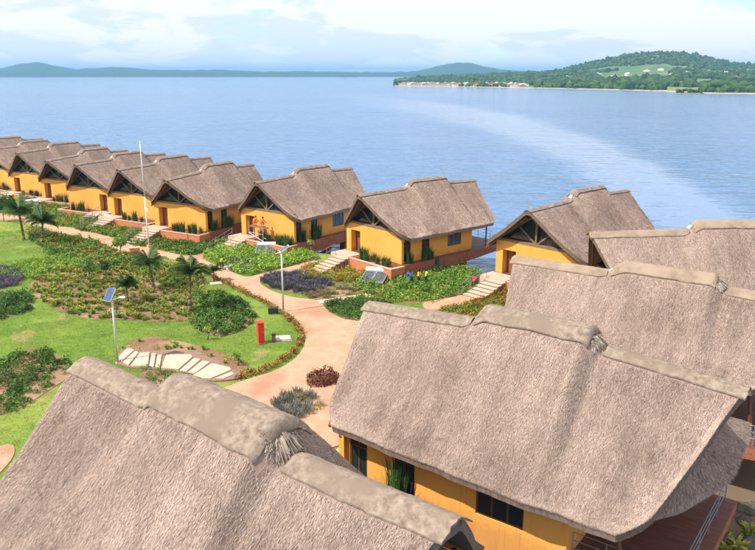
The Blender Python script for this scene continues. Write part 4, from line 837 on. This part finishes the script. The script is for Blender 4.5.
b = MB(); b.tube((0, 0, 0), (0, 0, .3), .25, .2, 12); link('footing', b.mesh('footing', T['stone']), o); b = MB(); b.box((-.05, -.22, 3.9), (.28, -.06, 4.3)); link('junction_box', b.mesh('junction_box', T['white']), o)
# ---- small things on the lawn
o = empty('hydrant_cabinet', site(261, 343), R(20), 'tall red hydrant cabinet standing on the lawn', 'hydrant cabinet')
b = MB(); b.box((-.2, -.3, .08), (.2, .3, 1.5)); link('cabinet', b.mesh('cabinet', T['red']), o); b = MB(); b.box((-.23, -.33, 1.5), (.23, .33, 1.56)); link('lid', b.mesh('lid', T['red']), o)
b = MB(); b.box((-.15, -.318, .25), (.15, -.30, 1.4)); dd = link('door', b.mesh('door', T['red']), o); b = MB(); b.box((.08, -.34, .8), (.12, -.318, .95)); link('handle', b.mesh('handle', T['steel']), dd)
b = MB(); b.box((-.26, -.36, 0), (.26, .36, .08)); link('plinth', b.mesh('plinth', T['riser']), o)
o = empty('bollard_light', site(274, 342), 0, 'short brown bollard beside the red hydrant cabinet', 'bollard'); b = MB(); b.tube((0, 0, 0), (0, 0, .5), .13, .12, 10); link('post', b.mesh('post', T['riser'], True), o); b = MB(); b.tube((0, 0, .5), (0, 0, .62), .16, .14, 10); link('cap', b.mesh('cap', T['wood']), o)
o = empty('manhole_cover', site(283, 339), .2, 'white slab cover lying on the lawn beside the bollard', 'cover'); b = MB(); b.box((-.52, -.45, 0), (.52, .45, .12)); link('slab', b.mesh('slab', T['mortar']), o); b = MB(); b.box((-.58, -.51, -.02), (.58, .51, .05)); link('rim', b.mesh('rim', T['stone']), o)
o = empty('floodlight', site(273, 314), .2, 'black box floodlight on the lawn at the foot of the lamp post', 'floodlight'); b = MB(); b.box((-.36, -.2, .08), (.36, .2, .5)); hs = link('housing', b.mesh('housing', T['black']), o); b = MB(); b.box((-.3, -.215, .13), (.3, -.2, .45)); link('lens', b.mesh('lens', T['glass']), hs); b = MB(); b.box((-.3, -.15, 0), (.3, .15, .08)); link('foot', b.mesh('foot', T['galv']), o)
o = empty('manhole_cover', site(216, 284), .4, 'pale slab in the grass behind the border shrubs near the short palm', 'cover'); b = MB(); b.box((-.5, -.4, 0), (.5, .4, .1)); link('slab', b.mesh('slab', T['stone']), o)
o = empty('kerb_box', site(135, 252), .3, 'small orange brick box at the edge of the far path', 'box'); b = MB(); b.box((-.5, -.35, 0), (.5, .35, .45)); link('body', b.mesh('body', T['brick_orange']), o); b = MB(); b.box((-.53, -.38, .45), (.53, .38, .52)); link('lid', b.mesh('lid', T['coping']), o)
for j in range(9):
    q = site(226+j*2.6+random.uniform(-.6, .6), 268+random.uniform(-1.2, 2.5)); vv = IV*np.array([1, .8, .7])*(1+.35*(rng.random((len(IV), 1))-.5)); b = MB(); b.add((vv*random.uniform(.22, .42)).tolist(), IF.tolist()); link('rock', b.mesh('rock', T['rock']), None, q+Vector((0, 0, .15)), random.uniform(0, 6), label='pale grey rock in the row beside the worker on the path', cat='rock', group='rocks beside the path worker')
# ---- blue tarpaulin over the side of the free standing cottage's platform
b = MB(); nt_ = 9
vs_ = [(i/nt_*.42+.03*math.sin(j*2.1), -.05*math.sin(i*1.7+j)-(.02 if k else 0), -j*.2) for k in (0, 1) for j in range(8) for i in range(nt_+1)]; w_n = nt_+1; h_n = 8*w_n
b.add(vs_, [(j*w_n+i, j*w_n+i+1, (j+1)*w_n+i+1, (j+1)*w_n+i) for j in range(7) for i in range(nt_)]+[(h_n+j*w_n+i, h_n+(j+1)*w_n+i, h_n+(j+1)*w_n+i+1, h_n+j*w_n+i+1) for j in range(7) for i in range(nt_)])
link('blue_tarpaulin', b.mesh('blue_tarpaulin', mat('blue_tarp', (.02, .06, .22), (.03, .10, .34), 4, .5), True), None, local(5, 3.9, -4.52, .12), R(HOUSES[5][3]), label='narrow blue tarpaulin hanging over the brick platform of the free standing cottage', cat='tarpaulin')
# ---- people
SK = mat('skin', (.10, .05, .03)); HAIR = mat('hair', (.012, .01, .009)); SHOE = mat('shoe', (.03, .025, .02))
def person(loc, rz, shirt, trousers, label, pose='stand', h=1.7, hat=None):
    o = empty('person', loc, rz, label, 'person'); k = h/1.7
    J = {'pel': (0, 0, .95), 'ch': (.03, 0, 1.28), 'nk': (.03, 0, 1.47), 'hd': (.05, 0, 1.60), 'tp': (.05, 0, 1.69)}
    if pose == 'bend': J.update(ch=(.27, 0, 1.15), nk=(.42, 0, 1.24), hd=(.54, 0, 1.27), tp=(.62, 0, 1.29))
    if pose == 'squat': J = {'pel': (-.1, 0, .42), 'ch': (.12, 0, .72), 'nk': (.2, 0, .9), 'hd': (.24, 0, 1.02), 'tp': (.25, 0, 1.11)}
    B = [('pel', J['pel'], .145, None), ('ch', J['ch'], .165, 'pel'), ('nk', J['nk'], .065, 'ch'), ('hd', J['hd'], .105, 'nk'), ('tp', J['tp'], .085, 'hd')]
    c = Vector(J['ch'])
    for s, nm in ((1, 'l'), (-1, 'r')):
        sh = c+Vector((.02, s*.20, .10))
        el = sh+Vector((.10, s*.07, -.26)) if pose == 'stand' else sh+Vector((.18, s*.05, -.22)); wr = el+(Vector((.18, -s*.03, -.16)) if pose != 'bend' else Vector((.10, -s*.02, -.24))); hn = wr+Vector((.06, 0, -.07))
        B += [(nm+'s', sh, .068, 'ch'), (nm+'e', el, .05, nm+'s'), (nm+'w', wr, .036, nm+'e'), (nm+'h', hn, .036, nm+'w')]
        p = Vector(J['pel'])
        if pose == 'squat': hp, kn, an, to = p+Vector((0, s*.1, 0)), Vector((.28, s*.17, .46)), Vector((.02, s*.14, .08)), Vector((.2, s*.16, .04))
        else: hp, kn, an, to = p+Vector((0, s*.1, -.06)), Vector((.04, s*.11, .5)), Vector((-.02, s*.11, .09)), Vector((.15, s*.13, .04))
        B += [(nm+'p', hp, .10, 'pel'), (nm+'k', kn, .066, nm+'p'), (nm+'a', an, .045, nm+'k'), (nm+'t', to, .042, nm+'a')]
    ix = {b_[0]: i for i, b_ in enumerate(B)}; me = bpy.data.meshes.new('body'); me.from_pydata([tuple(Vector(b_[1])*k) for b_ in B], [(ix[b_[3]], i) for i, b_ in enumerate(B) if b_[3]], [])
    ob = bpy.data.objects.new('tmp', me); COL.objects.link(ob); md = ob.modifiers.new('s', 'SKIN'); sv = me.skin_vertices[0].data
    for i, b_ in enumerate(B): sv[i].radius = (b_[2]*k,)*2; sv[i].use_root = i == 0
    ob.modifiers.new('d', 'SUBSURF').levels = 1
    dg = bpy.context.evaluated_depsgraph_get(); m2 = bpy.data.meshes.new_from_object(ob.evaluated_get(dg)); bpy.data.objects.remove(ob); m2.name = 'body'
    m2.materials.clear()
    for m in (SK, shirt, trousers, SHOE): m2.materials.append(m)
    mid = {}
    segs = [(Vector(B[ix[b_[3]]][1])*k, Vector(b_[1])*k, b_[0]) for b_ in B if b_[3]]
    cls = {'ch': 1, 'nk': 1, 'hd': 0, 'tp': 0, 'ls': 1, 'rs': 1, 'le': 1, 're': 1, 'lw': 0, 'rw': 0, 'lh': 0, 'rh': 0, 'lp': 2, 'rp': 2, 'lk': 2, 'rk': 2, 'la': 2, 'ra': 2, 'lt': 3, 'rt': 3}
    for f in m2.polygons:
        ce = f.center; best = (9, 0)
        for a, b2, nm in segs:
            d = b2-a; t = max(0, min(1, (ce-a).dot(d)/d.length_squared)); best = min(best, ((ce-a-d*t).length, cls[nm]))
        f.material_index = best[1]; f.use_smooth = True
    link('body', m2, o)
    hd = Vector(J['hd'])*k; up = (Vector(J['tp'])-Vector(J['hd'])).normalized(); vv = [tuple(hd+up*.035*k+Vector(p)*.112*k) for p in IV if True]
    b = MB(); b.add(vv, IF.tolist()); b2 = b.mesh('hair', hat or HAIR, True); link('helmet' if hat else 'hair', b2, o)
c_ = lambda n, a: mat(n, a, tuple(x*1.2 for x in a), 6, .85)
BLUE, YEL, LIME, ORG, RED_, DKT = c_('blue_cloth', (.02, .10, .50)), c_('yellow_cloth', (.75, .50, .03)), c_('lime_cloth', (.42, .58, .06)), c_('orange_cloth', (.70, .13, .03)), c_('red_cloth', (.6, .03, .03)), c_('dark_trousers', (.03, .03, .045))
person(site(411.5, 287), 2.6, BLUE, DKT, 'person in blue shirt bending in the shrubbery by the cottage', 'bend', 1.65)
person(site(418.5, 286), -.6, YEL, DKT, 'person in yellow shirt between blue and lime shirted ones', 'stand', 1.5)
person(site(426, 285.5), .4, LIME, DKT, 'person in lime green shirt at the right of the garden group', 'stand', 1.5)
person(site(222, 270.5), -.9, LIME, DKT, 'person in lime vest bending over rocks beside the path', 'bend', 1.6)
person(local(4, -2.2, 4.6, -1.1), 1.2, RED_, DKT, 'person in red squatting beside the stairs of the flared gable cottage', 'squat')
# ---- trestle scaffold with two workers at the scaffolded cottage
sc = empty('trestle_scaffold', local(6, -1.1, .2, -.3), R(HOUSES[6][3]), 'thin trestle scaffold with plank against the ochre facade', 'scaffold')
for x in (-.35, .35):
    for y in (-1.1, 1.1): b = MB(); b.tube((x, y, 0), (x, y, 2.3), .03, n=6); link('pole', b.mesh('pole', T['galv']), sc)
b = MB()
for x in (-.35, .35): b.tube((x, -1.1, 1.05), (x, 1.1, 1.05), .025, n=6); b.tube((x, -1.1, .3), (x, 1.1, 1.0), .02, n=6)
for y in (-1.1, 1.1): b.tube((-.35, y, 1.6), (.35, y, 1.6), .025, n=6)
link('brace', b.mesh('brace', T['galv']), sc)
for x in (-.2, .2): b = MB(); b.box((x-.18, -1.3, 1.66), (x+.18, 1.3, 1.71)); link('plank', b.mesh('plank', T['timber']), sc)
person(local(6, -1.1, .75, 1.42), R(HOUSES[6][3]), ORG, ORG, 'left worker in orange overalls squatting on the scaffold plank', 'squat', 1.6)
person(local(6, -1.1, -.35, 1.42), R(HOUSES[6][3]), ORG, ORG, 'right worker in orange overalls squatting on the scaffold plank', 'squat', 1.6)
# ------------------------------------------------------------------ labels: look-alikes are told apart by their place in the row
def ordinal(n): return f"{n}{'th' if 10 <= n % 100 <= 20 else {1: 'st', 2: 'nd', 3: 'rd'}.get(n % 10, 'th')}"
bylab = {}
for o_ in COL.objects:
    if o_.parent is None and o_.get('group'): bylab.setdefault(o_['label'], []).append(o_)
for lab, os_ in bylab.items():
    if 1 < len(os_) <= 80:
        os_.sort(key=lambda q: q.location.x/max(q.location.y, 1))
        for n_, q in enumerate(os_): q['label'] = lab+', '+ordinal(n_+1)+' from the left'
# ------------------------------------------------------------------ haze over the lake
hz = MB(); hz.box((-15000, -15000, -8.5), (15000, 15000, 116)); hm = bpy.data.materials.new('haze_air'); hm.use_nodes = True; t = hm.node_tree; t.nodes.clear()
vo = N(t, 'ShaderNodeVolumePrincipled'); vo.inputs['Color'].default_value = (.30, .64, 1, 1); vo.inputs['Density'].default_value = .00015; vo.inputs['Anisotropy'].default_value = .1
ou = N(t, 'ShaderNodeOutputMaterial'); t.links.new(vo.outputs[0], ou.inputs['Volume'])
link('haze', hz.mesh('haze', hm), kind='stuff', label='thin pale blue haze over the whole lake', cat='haze')
